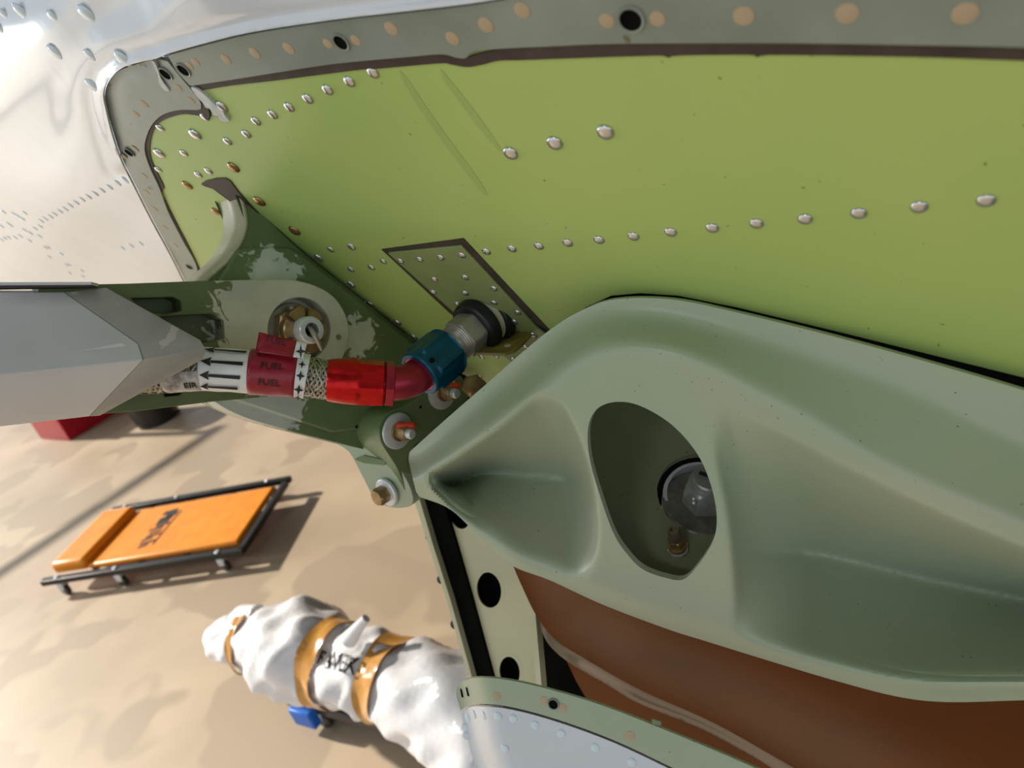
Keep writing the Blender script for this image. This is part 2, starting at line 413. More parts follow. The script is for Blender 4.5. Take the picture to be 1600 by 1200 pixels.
# sealant fillet between panel and strips (raised bead, ragged edge)
seal_top = sp([(296, 128), (360, 118), (430, 107), (500, 98), (560, 91), (640, 85), (700, 80), (722, 92), (745, 85), (790, 76), (860, 70), (960, 66), (1200, 64), (1420, 68), (1600, 72), (1800, 80), (2600, 118)], 4) + \
    sp([(2600, 139), (1800, 102), (1600, 95), (1420, 89), (1200, 86), (1185, 90), (1170, 86), (1060, 87), (1045, 91), (1035, 87), (900, 91), (820, 94), (780, 95), (755, 101), (730, 105), (705, 101), (690, 99), (630, 104), (585, 108), (565, 109), (500, 117), (430, 126), (360, 134), (316, 141), (300, 138)], 4)
plabel(plate('sealant_bead', MT['seal'], seal_top, PANEL, 0, .0011, fus), 'dark sealant line under the upper strip')
seal_left = sp([(318, 168), (280, 168), (250, 176), (232, 194), (221, 220), (222, 240), (232, 268), (244, 288), (242, 300), (262, 350), (285, 395), (304, 436)], 5) + \
    sp([(316, 430), (296, 388), (274, 346), (254, 304), (256, 293), (246, 272), (236, 250), (234, 226), (241, 202), (255, 188), (283, 179), (305, 180), (326, 184), (328, 175)], 5)
plabel(plate('sealant_bead', MT['seal'], seal_left, PANEL, 0, .0011, fus), 'dark sealant line round the left corner')
# edge strips
up_low = [(262, 88), (276, 112), (296, 134)] + sp([(300, 135), (360, 126), (430, 115), (500, 104), (560, 97), (640, 90), (690, 86), (712, 91), (728, 92), (742, 82), (790, 77), (860, 74), (960, 70), (1200, 69), (1420, 72), (1600, 76), (1800, 84), (2600, 122)], 4)
up_top = sp([(2600, -170), (1800, -120), (1200, -60), (900, -20), (760, 5), (640, 20), (520, 34), (400, 52), (330, 68), (264, 86)], 4)
strip_u = plate('edge_strip', MT['strip'], up_low + up_top, PANEL, 0, .0030, fus, bevel=.0006)
plabel(strip_u, 'grey green strip with tan flush rivets along the top of the panel')
left_pts = [(246, 92)] + sp([(262, 96), (280, 118), (300, 142), (313, 160), (314, 170)], 4) + sp([(310, 172), (280, 172), (255, 179), (238, 194), (228, 216), (226, 236), (234, 262), (248, 292), (262, 330), (285, 375), (308, 420), (300, 452)], 5) + \
    sp([(294, 448), (270, 400), (240, 345), (212, 290), (192, 250), (178, 210), (168, 172), (164, 146), (172, 124), (188, 110), (215, 100), (238, 93)], 5)
def left_h(X, Y, mk):
    d, _, _ = seg_dist(X, Y, [(200, 262), (178, 210), (166, 160), (166, 138), (180, 114), (205, 102), (235, 94)])
    return .0026 - .0018 * (1 - sm(0, 46, d)) ** 2 * sm(300, 200, Y)
strip_l = relief('corner_strip', MT['strip'], left_pts, PANEL, left_h, 4, .0028, parent=fus)
plabel(strip_l, 'grey green rounded corner strip at the left of the panel')
# white outer skin with a folded lip
skin_out = [(-170, -230), (300, -240), (900, -230), (1250, -120), (1200, -66)] + sp([(900, -24), (760, 2), (640, 17), (520, 31), (400, 49), (330, 65), (262, 84), (246, 91), (215, 98), (188, 107), (170, 122), (161, 146), (165, 172), (175, 212), (189, 252), (209, 292), (237, 347), (267, 402), (292, 452)], 4) + [(300, 480), (180, 470), (40, 452), (-170, 418)]
edge_line = [(900, -24), (760, 2), (640, 17), (520, 31), (400, 49), (330, 65), (262, 84), (246, 91), (215, 98), (188, 107), (170, 122), (161, 146), (165, 172), (175, 212), (189, 252)]
def skin_h(X, Y, mk):
    d, _, _ = seg_dist(X, Y, edge_line)
    h = .0034 + .0020 * np.exp(-(d / 9) ** 2) - .0012 * np.exp(-((d - 22) / 9) ** 2)
    h -= .030 * sm(0, 330, d) * sm(330, 60, Y)              # upper skin rolls away
    h += .0016 * np.sin(X / 41 + Y / 60) * sm(10, 90, d) + .0012 * np.sin(Y / 33 - X / 77) * sm(10, 90, d)
    return h
skin = relief('outer_skin', MT['white'], skin_out, PANEL, skin_h, 6, .0022, parent=fus, ang=60)
plabel(skin, 'glossy white painted outer skin')
# the belly goes on above and beyond the frame: first flat, then rolling up
vdir = nrm(WD((890, 806, 1050))); rdir = nrm(WD((-1140, -95, 1050))); wn = PANEL.wn
b0 = PANEL.at(760, -60, .004)
V = []; Fc = []; prof = [(0, 0), (.25, 0), (.5, -.01), (.75, -.05), (1.0, -.13), (1.25, -.27), (1.45, -.47)]
for a, hh in prof:
    for bx_ in (2600, 1500, 1000, 600, 200, -170): V.append(PANEL.at(bx_, -150 if bx_ < 1300 else -118, .004 - .030 * sm(700, 100, bx_)) - vdir * a + wn * hh)
    for e in (1.2, 2.6): V.append(PANEL.at(-170, -150, -.026) + rdir * e - vdir * a + wn * hh)
for i in range(len(prof) - 1):
    for j in range(7): Fc.append((i * 8 + j, i * 8 + j + 1, i * 8 + j + 9, i * 8 + j + 8))
o = mobj('upper_skin', V, Fc, MT['white'], fus, True, 60); sdm = o.modifiers.new('thick', 'SOLIDIFY'); sdm.thickness = .003; sdm.offset = -1
l0, l1 = PANEL.at(-168, -150, -.026), PANEL.at(-168, 418, -.004)
V = [l0, l1, l1 + rdir * 1.3, l0 + rdir * 1.3, l1 + rdir * 2.6, l0 + rdir * 2.6]
o = mobj('aft_skin', V, [(0, 1, 2, 3), (3, 2, 4, 5)], MT['white'], fus, True, 60); sdm = o.modifiers.new('thick', 'SOLIDIFY'); sdm.thickness = .003; sdm.offset = -1
def skin_at(lst, parent, me):
    for x, y, r in lst:
        A = np.array([[x]], float); B = np.array([[y]], float); h = float(skin_h(A, B, None)[0, 0]) - .0002
        p = PANEL.at(x, y, h); o = bpy.data.objects.new('painted_rivet', me)
        o.rotation_euler = Vector(PANEL.wn).to_track_quat('Z', 'Y').to_euler(); o.scale = (r, r, r); link(o, parent, p)
skin_at([(7, 22, .0052), (34, 18, .0070), (83, 25, .0048), (137, 22, .0072), (87, 81, .0066), (141, 86, .0050), (192, 91, .0066), (145, 133, .0066), (1, 45, .005)], skin, DOMEW)
far = [(196, 281.5), (184, 286), (171, 292), (159, 297), (148.5, 302), (138, 307), (128, 311), (119, 316), (109.5, 320.5), (102, 326), (94, 330), (85.5, 334), (79, 338), (71, 341.5), (64.5, 345),
       (63, 353.5), (55, 357), (39, 359.5), (62, 369), (39, 332.5), (29, 338), (6, 331), (13, 349), (3, 353.5), (32, 368.5), (24, 371), (14, 371), (8, 372), (3, 374.5), (46.5, 376),
       (70.5, 386.5), (75, 386), (95, 396), (77, 401), (102, 413), (106.5, 413), (108, 426), (127.5, 422.5), (129, 431.5), (191, 387), (205, 383.5), (220, 380), (36, 342), (17, 352), (22, 334), (48, 364)]
skin_at([(x, y, .0042) for x, y in far], skin, DOMEW)
# flush rivets and screw holes
rivets('flush_rivet', DISC, [(305.5, 97, .0036), (296, 102.5, .0034), (353, 92.5, .0042), (398, 83, .0044), (451, 75.5, .0044), (512, 68, .0036), (555.5, 63, .0036), (611, 44.5, .0044), (707, 60, .0044), (759, 39, .0046),
       (816, 16, .0046), (948, 32.5, .0040), (1027, 29.5, .0040), (1162, 25, .0048), (1324, 21, .0048), (1508, 21, .0048), (1710, 24, .0048), (1940, 30, .0048), (2210, 38, .0048)], PANEL, .0030, strip_u)
rivets('flush_rivet', DISC, [(279, 137, .0036), (299, 157, .0036), (225, 162, .0042), (212, 178, .0038), (211, 233, .0040), (192.5, 244, .0040), (226, 275, .0040), (229, 300, .0038), (241, 326, .0044), (258, 355.5, .0044), (274, 383, .0044)], PANEL, .0026, strip_l)
for x, y, r in ((287, 109, .0042), (533, 65.5, .0042), (986, 30, .0050)): screw_hole(x, y, PANEL, .0030, r, strip_u)
for x, y, r in ((259, 115, .0042), (202, 238, .0040), (296, 417, .0036)): screw_hole(x, y, PANEL, .0026, r, strip_l)
# domed rivets on the panel
rs, rl = .0040, .0056
rivets('rivet', DOME, [(583, 113, rs), (546, 127, rs), (512, 140, rs), (481, 154, rs), (452, 167, rs), (426, 178.5, rs), (400, 189, rs), (346, 166, .0052), (385, 209, rs), (355.5, 220.5, rs), (305, 209.5, rl), (250, 199, rs),
       (249, 239, rl), (287.5, 239, rs), (326, 267, rs), (310, 272.5, rs), (247.5, 264.5, rs), (320, 182, rs), (517, 389.5, rs), (549, 385, .0046), (497.5, 402.5, rl), (548, 420.5, rs), (580.5, 417.5, rs), (599, 408, .0036), (548, 444, rl), (578, 475, rl),
       (620.5, 503, rl), (646, 526, rl), (752.5, 557, rs), (776, 556.5, .0034), (749, 587, rs)], PANEL, 0, panel)
rivets('bronze_rivet', DOMEB, [(365, 261, rl), (293, 289, .0054), (337.5, 330, .0050), (405.5, 314, .0060), (460.5, 360, .0060)], PANEL, 0, panel)
rivets('rivet', DOME, [(760, 392.5), (800, 388), (842, 384), (887, 379), (936, 374.5), (990, 369), (1048, 362.5), (1113, 356), (1182, 349), (1258, 342), (1342, 333), (1436, 323), (1541, 313), (1662, 301), (1800, 287), (1960, 270)], PANEL, 0, panel, .0040)
rivets('rivet', DOME, [(798, 239, .0050), (867, 223, .0050), (946, 206, .0050)], PANEL, 0, panel)
MT['streak'] = mat('dull_lime_streak', (156, 182, 103), (164, 188, 106), rough=.45, scale=30)
for ln in ([(624, 110), (640, 128), (664, 164), (702, 218), (732, 258), (760, 300), (754, 302), (722, 262), (690, 220), (654, 168), (632, 132)],
           [(688, 108), (704, 126), (736, 166), (758, 196), (782, 232), (777, 234), (748, 200), (726, 170), (696, 130)]):
    plabel(plate('streak', MT['streak'], sp(ln, 3, True), PANEL, 0, .0002, fus), 'faint dull streak on the lime panel')
# residue of white sealant in the corner between the strips
plabel(plate('sealant_residue', MT['residue'], sp([(298, 137), (307, 139), (318, 147), (330, 158), (338, 166), (348, 174), (352, 182), (358, 189), (352, 191), (344, 188), (340, 181), (333, 180), (328, 171), (321, 168), (316, 160), (308, 152)], 3, True), PANEL, 0, .0026, fus, bevel=.0008), 'smear of white sealant at the strip corner')
plabel(plate('sealant_residue', MT['residue'], sp([(236, 95), (242, 98), (248, 112), (252, 126), (262, 138), (264, 143), (258, 142), (249, 132), (246, 116), (240, 104)], 4, True), PANEL, .002, .0038, fus, bevel=.0008), 'white drip of sealant on the corner strip')
plate('sealant_bead', MT['seal'], sp([(300, 143), (316, 160), (326, 172), (328, 184), (322, 188), (314, 176), (306, 160)], 4, True), PANEL, 0, .0020, fus, bevel=.0006)
# doubler patch
plabel(plate('doubler_shim', MT['seal'], [(596, 390), (724, 373), (860, 518), (808, 572), (702, 489)], PANEL, 0, .0008, fus), 'dark sealed edge round the square patch')
dbl = plate('doubler_plate', MT['doubler'], [(606, 396), (720, 385), (847, 521), (800, 566), (705, 485)], PANEL, .0006, .0026, fus, bevel=.0005)
plabel(dbl, 'olive square riveted patch')
rivets('rivet', DOME, [(626, 407.5), (656, 405), (689, 402), (722, 398.5), (679, 436), (727, 433), (677, 456), (727, 457.5), (715, 474.5), (772, 450.5), (772, 473), (809, 488), (804, 502.5)], PANEL, .0026, dbl, .0036)
# dark bay behind
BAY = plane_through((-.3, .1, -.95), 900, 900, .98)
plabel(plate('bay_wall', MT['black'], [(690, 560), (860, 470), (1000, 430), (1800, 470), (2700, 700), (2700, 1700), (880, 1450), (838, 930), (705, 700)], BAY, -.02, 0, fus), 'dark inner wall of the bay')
# slot where the bracket passes through
plate('slot_sealant', MT['seal'], sp([(314, 288), (352, 279), (372, 300), (400, 330), (440, 368), (480, 405), (530, 450), (590, 497), (656, 548), (640, 552), (580, 510), (500, 440), (420, 370), (350, 305)], 3, True), PANEL, 0, .0012, fus)

# ================================================================== BIG CASTING
cast = thing('gear_support_casting', 'large sage green cast fitting with oval hole and deep pockets below the lime panel', 'casting', CAST.at(1050, 800, -.05))
top_o = sp([(640, 706), (700, 652), (760, 600), (812, 554), (860, 515), (905, 487), (960, 468), (1050, 468), (1150, 488), (1300, 525), (1450, 566), (1600, 610), (1760, 660)], 6)
bot_o = sp([(1760, 1090), (1600, 1094), (1480, 1097), (1400, 1088), (1300, 1062), (1200, 1032), (1100, 1001), (1040, 982), (940, 944), (860, 907), (800, 884), (760, 850), (705, 797), (655, 776)], 5)
c_out = top_o + bot_o + sp([(650, 768), (642, 735), (638, 716)], 3)
hole = sp([(962, 628), (1000, 634), (1050, 664), (1090, 710), (1112, 762), (1120, 812), (1112, 850), (1085, 890), (1066, 906), (1040, 903), (1005, 890), (980, 866), (958, 832), (936, 770), (921, 715), (919, 668), (933, 639)], 6, True)
edge2 = sp([(655, 742), (672, 730), (730, 692), (800, 642), (848, 604), (900, 560), (960, 538), (1040, 542), (1110, 566), (1158, 592), (1260, 645), (1400, 730), (1600, 815), (1790, 895)], 4)
ridge1 = sp([(645, 722), (690, 690), (760, 630), (820, 578), (870, 530), (930, 499), (1000, 494), (1100, 510), (1265, 562), (1430, 620), (1600, 698), (1790, 790)], 4)
p1_top = sp([(672, 742), (720, 712), (780, 668), (832, 620), (856, 613), (876, 628), (895, 665), (910, 705), (922, 750), (930, 800), (932, 850), (922, 900)], 5)
p1_tl = sp([(672, 742), (720, 712), (780, 668), (832, 620), (856, 613)], 5)
p1_r = sp([(856, 613), (876, 628), (895, 665), (910, 705), (922, 750), (930, 800), (932, 850), (922, 900)], 5)
p1_low = sp([(672, 742), (700, 785), (750, 830), (800, 868), (850, 892), (900, 906), (922, 900)], 4)
p1_cr = sp([(690, 762), (720, 752), (760, 738), (830, 742), (932, 752)], 4)
p2_top = sp([(1116, 660), (1135, 640), (1160, 646), (1240, 684), (1330, 732), (1473, 802), (1600, 856), (1800, 938)], 4)
p2_low = sp([(1148, 992), (1200, 1012), (1300, 1040), (1400, 1060), (1480, 1066), (1600, 1066), (1800, 1062)], 4)
p2_left = sp([(1116, 660), (1122, 720), (1138, 790), (1148, 860), (1150, 930), (1148, 992)], 4)
p2_cr = sp([(1180, 860), (1250, 862), (1300, 868), (1400, 892), (1500, 914), (1600, 934), (1800, 970)], 4)
p1 = p1_top + p1_low[::-1][1:-1]
p2 = p2_top + p2_low[::-1] + p2_left[::-1][1:-1]
def ycr(line, X):
    L = np.array(line); return np.interp(X, L[:, 0], L[:, 1])
def cast_h(X, Y, mk):
    H = np.zeros(X.shape)
    dt, _, _ = seg_dist(X, Y, top_o); de, _, _ = seg_dist(X, Y, edge2); dr, _, _ = seg_dist(X, Y, ridge1)
    above = Y < ycr(edge2, X); ab1 = Y < ycr(ridge1, X)
    u1 = dr / (dr + de + 1e-6); u2 = dr / (dr + dt + 1e-6)
    H = np.where(above, np.where(ab1, -.032 - .003 * u2, -.032 * (1 - u1)), H)
    # bottom flange lip rolls back
    db, _, _ = seg_dist(X, Y, bot_o)
    lowb = np.minimum(seg_dist(X, Y, p1_low)[0], seg_dist(X, Y, p2_low)[0])
    H = H - .012 * (1 - sm(0, 26, db)) * (~above)
    H0 = blur(H, mk, 2)
    # pocket 1
    i1 = inside(X, Y, p1); a, _, _ = seg_dist(X, Y, p1_top); b, _, _ = seg_dist(X, Y, p1_low); c, _, _ = seg_dist(X, Y, p1_cr)
    up = Y < ycr(p1_cr, X)
    tl, _, _ = seg_dist(X, Y, p1_tl); rr_, _, _ = seg_dist(X, Y, p1_r)
    q = np.where(up, tl / (tl + c + 1e-6), b / (b + c + 1e-6)) * np.clip(rr_ / 36, 0, 1) ** .6
    D1 = np.where(i1, .098 * np.clip(q, 0, 1), 0)
    i2 = inside(X, Y, p2); a, _, _ = seg_dist(X, Y, p2_top); b, _, _ = seg_dist(X, Y, p2_low); c, _, _ = seg_dist(X, Y, p2_cr); l, _, _ = seg_dist(X, Y, p2_left)
    up = Y < ycr(p2_cr, X)
    q = np.where(up, np.minimum(a / (a + c + 1e-6), 1), b / (b + c + 1e-6)) * np.clip(l / 110, 0, 1) ** .6
    D2 = np.where(i2, .115 * np.clip(q, 0, 1), 0)
    D = blur(D1, mk, 1) + .85 * blur(D2, mk, 1) + .15 * blur(D2, mk, 3)
    H = H0 - D
    # the web thins to a raised rim round the hole
    return H
body = relief('body', MT['cast'], c_out, CAST, cast_h, 4, .006, [hole], cast, ang=50)
# side walls closing the casting: along the top edge back to the panel, and along the lower edge
def skirt(name, line, pl, h0, depth, m, parent):
    V = []; Fc = []
    for x, y in line:
        p = pl.at(x, y, h0); V += [p, p - pl.wn * depth]
    for i in range(len(line) - 1): Fc.append((2 * i, 2 * i + 2, 2 * i + 3, 2 * i + 1))
    o = mobj(name, V, Fc, m, parent); s = o.modifiers.new('thick', 'SOLIDIFY'); s.thickness = .003; s.offset = 0; return o
#skirt('upper_flange', [(x + .5, y + 3) for x, y in top_o if x < 1130], CAST, -.040, .04, MT['cast'], cast)
skirt('lower_flange', [(x, y - 3) for x, y in bot_o], CAST, -.016, .02, MT['cast'], cast)
# interior seen through the oval hole
INN = plane_through((-.10, -.60, -.79), 1060, 905, CAST.z(1060, 905, -.028))
bushing_px = ell(1098, 772, 72, 64, 20)
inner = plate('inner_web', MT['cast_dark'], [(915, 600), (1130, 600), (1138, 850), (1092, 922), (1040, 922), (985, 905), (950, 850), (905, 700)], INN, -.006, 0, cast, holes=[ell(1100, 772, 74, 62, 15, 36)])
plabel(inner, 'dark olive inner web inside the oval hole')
if 0: BW = plane_through((-.8, .2, -.56), 930, 700, CAST.z(930, 700, -.035))
if 0: plate('inner_wall', MT['cast_dark'], [(905, 600), (985, 600), (1000, 890), (985, 890), (940, 830), (908, 720)], BW, -.004, 0, cast)
# pivot nut within the hole
pv = thing('pivot_nut', 'large dull grey slotted hex nut on a thick washer inside the oval hole', 'nut', INN.at(1098, 780, -.01))
ax = nrm(WD((-.03, -.72, -.69)))
zc = INN.z(1090, 790, -.004)
def at_px(x, y, z): return W(ray(x, y) * z)
c0 = at_px(1098, 782, zc)
s = zc / F * 1.06
lathe('bushing', MT['zinc'], INN.at(1100, 772) - INN.wn * .03, INN.wn, [(0, 58 * s), (.026, 59 * s), (.0275, 57 * s), (.0275, 53 * s), (.004, 51 * s)], pv, 48)
lathe('washer', mat('dull_grey_steel', (112, 110, 104), (134, 130, 122), rough=.4, metal=.3, scale=120), c0 - ax * .010, ax, [(0, 50 * s), (.0015, 58 * s), (.006, 58 * s), (.0075, 55 * s), (.0085, 26 * s)], pv, 48)
dn = mat('weathered_nut_steel', (158, 160, 154), (178, 178, 170), rough=.36, metal=.4, scale=120)
lathe('nut', dn, c0 - ax * .002, ax, [(0, 29 * s, 6), (.001, 31 * s, 6), (.023, 31 * s, 6), (.025, 27 * s), (.0252, 23 * s)], pv, 48, rot=.3)
lathe('stud', dn, c0 + ax * .019, ax, [(0, 23 * s), (.010, 23 * s), (.0115, 21 * s), (.0115, 2 * s)], pv, 40)
tube('cotter_pin', MT['blkmetal'], [c0 + ax * .0312 + WD((-14 * s, -6 * s, 0)), c0 + ax * .032, c0 + ax * .0312 + WD((16 * s, -10 * s, 0))], .0016, pv, 8)
for k, (dx, dy) in enumerate(((-10, 6), (-6, 16))):
    p = c0 + ax * .010 + WD((-22 * s + dx * 0, 0, -24 * s)) + WD((0, dy * s * .6, 0))
    V, Fc = lathe_vf(p, WD((-.4, 0, -.9)), [(0, .0016), (.002, .0014), (.0028, .0006)], 12); mobj('lock_stud', V, Fc, MT['zinc'], pv)
# small bolt
sb = thing('stud_bolt', 'small bronze stud with hex nut below the slotted nut inside the oval hole', 'bolt', INN.at(1059, 856, 0))
z2 = INN.z(1059, 856, 0); s2 = z2 / F; c1 = INN.at(1059, 856, 0); ax2 = nrm(at_px(1049, 816, z2 - .022) - c1)
lathe('washer', MT['zinc'], c1 - ax2 * .001, ax2, [(0, 17 * s2, 8), (.0025, 17 * s2, 8)], sb, 40)
lathe('nut', MT['cad'], c1 + ax2 * .0015, ax2, [(0, 15 * s2), (.003, 15 * s2), (.0035, 12 * s2, 6), (.010, 12.5 * s2, 6), (.011, 10 * s2)], sb, 36)
lathe('shank', mat('bronze_shank', (140, 128, 112), (160, 146, 128), rough=.35, metal=.8, scale=100), c1 + ax2 * .010, ax2, [(0, 9.5 * s2), (.014, 9.2 * s2), (.0155, 8 * s2), (.0155, 5 * s2), (.013, 4.5 * s2)], sb, 28)

# ================================================================== BROWN COMPOSITE LEG
leg = thing('composite_leg', 'glossy brown composite shell curving under the green casting', 'fairing', LEG.at(1150, 1080, -.03))
leg_out = sp([(790, 860), (900, 880), (1060, 930), (1250, 990), (1500, 1040), (1780, 1040)], 4) + [(1780, 1330)] + sp([(1450, 1310), (1250, 1205), (1120, 1132), (1000, 1078), (915, 1030), (868, 1000), (838, 962), (815, 915), (800, 880)], 5)
ledge = sp([(1450, 1310), (1250, 1205), (1120, 1132), (1000, 1078), (915, 1030), (868, 1000), (838, 962), (815, 915), (800, 880)], 5)
def leg_h(X, Y, mk):
    d, _, _ = seg_dist(X, Y, ledge); return -.030 * (1 - sm(0, 150, d)) ** 1.6
plabel(relief('shell', MT['brown'], leg_out, LEG, leg_h, 6, .004, parent=leg, ang=60), 'glossy brown upper shell')
lip = sp([(840, 940), (900, 1000), (1000, 1062), (1120, 1120), (1250, 1190), (1460, 1300), (1460, 1360)], 4) + sp([(1240, 1225), (1180, 1184), (1090, 1136), (1000, 1100), (945, 1068), (890, 1036), (860, 1010), (846, 985), (843, 962)], 4)
lip_e = sp([(1240, 1225), (1180, 1184), (1090, 1136), (1000, 1100), (945, 1068), (890, 1036), (860, 1010), (846, 985), (843, 962)], 4)
def lip_h(X, Y, mk):
    d, _, _ = seg_dist(X, Y, lip_e); return -.036 - .008 * (1 - sm(0, 25, d)) ** 2
plabel(relief('rim', MT['brown_lip'], lip, LEG, lip_h, 5, .003, parent=leg, ang=60), 'greyish resin rim under the brown shell')
und = sp([(870, 1000), (1000, 1080), (1120, 1140), (1250, 1210), (1500, 1340)], 4) + [(1500, 1420), (1100, 1300)] + sp([(1010, 1200), (960, 1150), (925, 1105), (900, 1064)], 4)
plabel(relief('underside', MT['brown'], und, LEG, lambda X, Y, mk: -.060 - 0 * X, 8, .004, parent=leg), 'brown lower shell in shade')

# ================================================================== PERFORATED COLUMN
colm = thing('channel_beam', 'pale green channel beam with round lightening holes behind the casting', 'beam', COLP.at(770, 950, -.02))
web_pts = [(650, 740), (815, 760), (826, 900), (838, 1000), (852, 1180), (776, 1180), (744, 1050), (715, 940), (690, 860), (668, 790)]
H3 = [ell(718, 800, 17, 27, -12, 28), ell(764, 922, 19, 28, -8, 28), ell(796, 1050, 16, 24, -6, 28)]
webp = plate('web', MT['column'], web_pts, COLP, -.002, 0, colm, holes=H3)
plabel(webp, 'pale green web pierced by round holes')
for hx, hy, a, b, r in ((718, 800, 17, 27, -12), (764, 922, 19, 28, -8), (796, 1050, 16, 24, -6)):
    # flanged lip of each hole, then the dark hollow
    V = []; Fc = []
    for (ox, oy), (ix, iy) in zip(ell(hx, hy, a + 5, b + 5, r, 28), ell(hx, hy, a, b, r, 28)): V += [COLP.at(ox, oy, .0002), COLP.at(ix, iy, -.006)]
    for i in range(28): j = (i + 1) % 28; Fc.append((2 * i, 2 * j, 2 * j + 1, 2 * i + 1))
    mobj('hole_flange', V, Fc, MT['column'], colm)
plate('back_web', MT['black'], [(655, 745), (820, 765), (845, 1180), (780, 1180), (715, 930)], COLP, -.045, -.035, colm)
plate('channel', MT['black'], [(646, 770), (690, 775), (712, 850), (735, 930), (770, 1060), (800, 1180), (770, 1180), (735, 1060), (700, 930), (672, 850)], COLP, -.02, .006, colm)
o = plate('flange', MT['column'], [(640, 760), (651, 765), (676, 850), (703, 935), (738, 1060), (772, 1180), (766, 1180), (732, 1060), (697, 935), (669, 850)], COLP, -.02, .016, colm)
plabel(o, 'narrow outer flange of the beam')
plate('flange', MT['column'], [(826, 900), (832, 905), (840, 1000), (846, 1070), (852, 1180), (846, 1180), (838, 1070), (832, 1000)], COLP, -.008, .006, colm)
for x, y in ((672, 838), (711, 975), (690, 905)):
    V, Fc = lathe_vf(COLP.at(x, y, .006), COLP.wn, [(0, .006), (.003, .005), (.004, .002)], 12); mobj('rivet', V, Fc, MT['blkmetal'], colm)

# ================================================================== LOWER WHITE FAIRING
lf = thing('lower_fairing', 'white riveted fairing nose with a sage green upper lip at the bottom edge', 'fairing', LOWF.at(860, 1180, -.03))
g_top = sp([(713, 1088), (714, 1074), (726, 1063), (748, 1059), (790, 1062), (850, 1075), (940, 1102), (1050, 1145), (1180, 1200), (1420, 1310)], 5)
g_low = sp([(1400, 1370), (1130, 1236), (1060, 1204), (960, 1157), (870, 1124), (800, 1105), (755, 1100), (733, 1101), (720, 1110)], 5)
nose_l = [(712, 1070), (722, 1110), (732, 1160), (745, 1200), (790, 1330)]
def nose_h(X, Y, mk):
    d, _, _ = seg_dist(X, Y, nose_l); return -.030 * (1 - sm(0, 60, d)) ** 1.5
gl = relief('upper_lip', MT['cast'], g_top + g_low, LOWF, lambda X, Y, mk: nose_h(X, Y, mk) + .0015, 3, .0025, parent=lf, ang=60)
plabel(gl, 'sage green lip strip')
w_top = sp([(721, 1114), (734, 1105), (755, 1104), (800, 1109), (870, 1128), (960, 1161), (1060, 1208), (1130, 1240), (1400, 1374)], 5)
ws = relief('white_skin', MT['white'], w_top + [(1400, 1450), (830, 1450)] + sp([(790, 1330), (762, 1258), (745, 1204), (732, 1160), (725, 1135)], 4), LOWF, nose_h, 4, .0025, parent=lf, ang=60)
plabel(ws, 'white painted nose skin')
plate('seam_sealant', MT['seal'], [(786, 1100), (800, 1102), (870, 1121), (960, 1154), (1060, 1200), (1400, 1364), (1400, 1380), (1060, 1212), (960, 1165), (870, 1132), (800, 1112), (786, 1110)], LOWF, -.006, -.0012, lf)
V = []; Fc = []
def lowf_r(name, me, lst, parent, dh):
    for x, y, r in lst:
        A = np.array([[float(x)]]); B = np.array([[float(y)]]); e = .5
        h = float(nose_h(A, B, None)[0, 0]); p = LOWF.at(x, y, h + dh)
        px = LOWF.at(x + e, y, float(nose_h(A + e, B, None)[0, 0]) + dh) - p; py = LOWF.at(x, y + e, float(nose_h(A, B + e, None)[0, 0]) + dh) - p
        n = nrm(np.cross(px, py)); n = n if n @ LOWF.wn > 0 else -n
        o = bpy.data.objects.new(name, me); o.rotation_euler = Vector(n).to_track_quat('Z', 'Y').to_euler(); o.scale = (r,) * 3; link(o, parent, p)
lowf_r('painted_rivet', DOMEW, [(x, y, .0034) for x, y in ((727, 1136), (731, 1122), (741, 1116), (756, 1117.5), (778, 1119), (802, 1122.5), (836, 1132.5), (877, 1146), (930, 1168), (987.5, 1191), (789, 1169.5), (729, 1149))], ws, -.0003)
lowf_r('flush_rivet', DISC, [(776, 1088, .0030), (850, 1095, .0030), (879.5, 1106, .0030), (984, 1150, .0034)], gl, .0015)
screw_hole(865, 1100, LOWF, .0015, .0032, gl)
for x, y in ((722, 1083), (731, 1081)):
    V, Fc = box_vf(LOWF.at(x, y, float(nose_h(np.array([[float(x)]]), np.array([[float(y)]]), None)[0, 0]) + .0016), WD((.0008, .0003, 0)), WD((.0006, .0030, 0)), LOWF.wn * .0006); mobj('slot', V, Fc, MT['black'], gl)
V, Fc = box_vf(LOWF.at(1026, 1132, .0), WD((.003, .001, 0)), WD((0, .003, 0)), LOWF.wn * .0006); mobj('clip', V, Fc, MT['cast_dark'], lf)

# ================================================================== STRUT BRACKET
brk = thing('strut_bracket', 'dark green bracket plate with curved edge in painted sunlight, bolted between panel and casting', 'bracket', BRACK.at(480, 480, -.02))
smear_c = BRACK.at(425, 480, .0)
MT['brack_s'] = smear_mat('bracket_primer_with_sealant', (92, 108, 70), (104, 120, 80), (176, 186, 172), (198, 202, 186), [(BRACK.at(425, 436, .006), .027), (BRACK.at(400, 615, .0), .050), (BRACK.at(558, 525, .006), .022), (BRACK.at(330, 620, 0), .03)])
bp = sp([(360, 287), (376, 305), (384, 338), (381, 366), (362, 400), (330, 430), (316, 446)], 4) + sp([(310, 520), (312, 585), (330, 622), (370, 647), (430, 667), (520, 690), (560, 700)], 4) + [(640, 720), (700, 690), (735, 630), (716, 590), (664, 546)] + sp([(640, 527), (580, 480), (530, 440), (470, 392), (410, 335), (372, 295)], 4)
o = plate('main_plate', MT['brack_s'], bp, BRACK, -.045, 0, brk, bevel=.004)
V = []; Fc = []
MT['sunlit_edge'] = mat('cream_sunlight_tone', (176, 174, 140), (190, 186, 154), rough=.45, scale=40, speck=(206, 202, 176), spscale=250, spth=.68)  # cream stands in for sunlight falling on the bracket's left edge
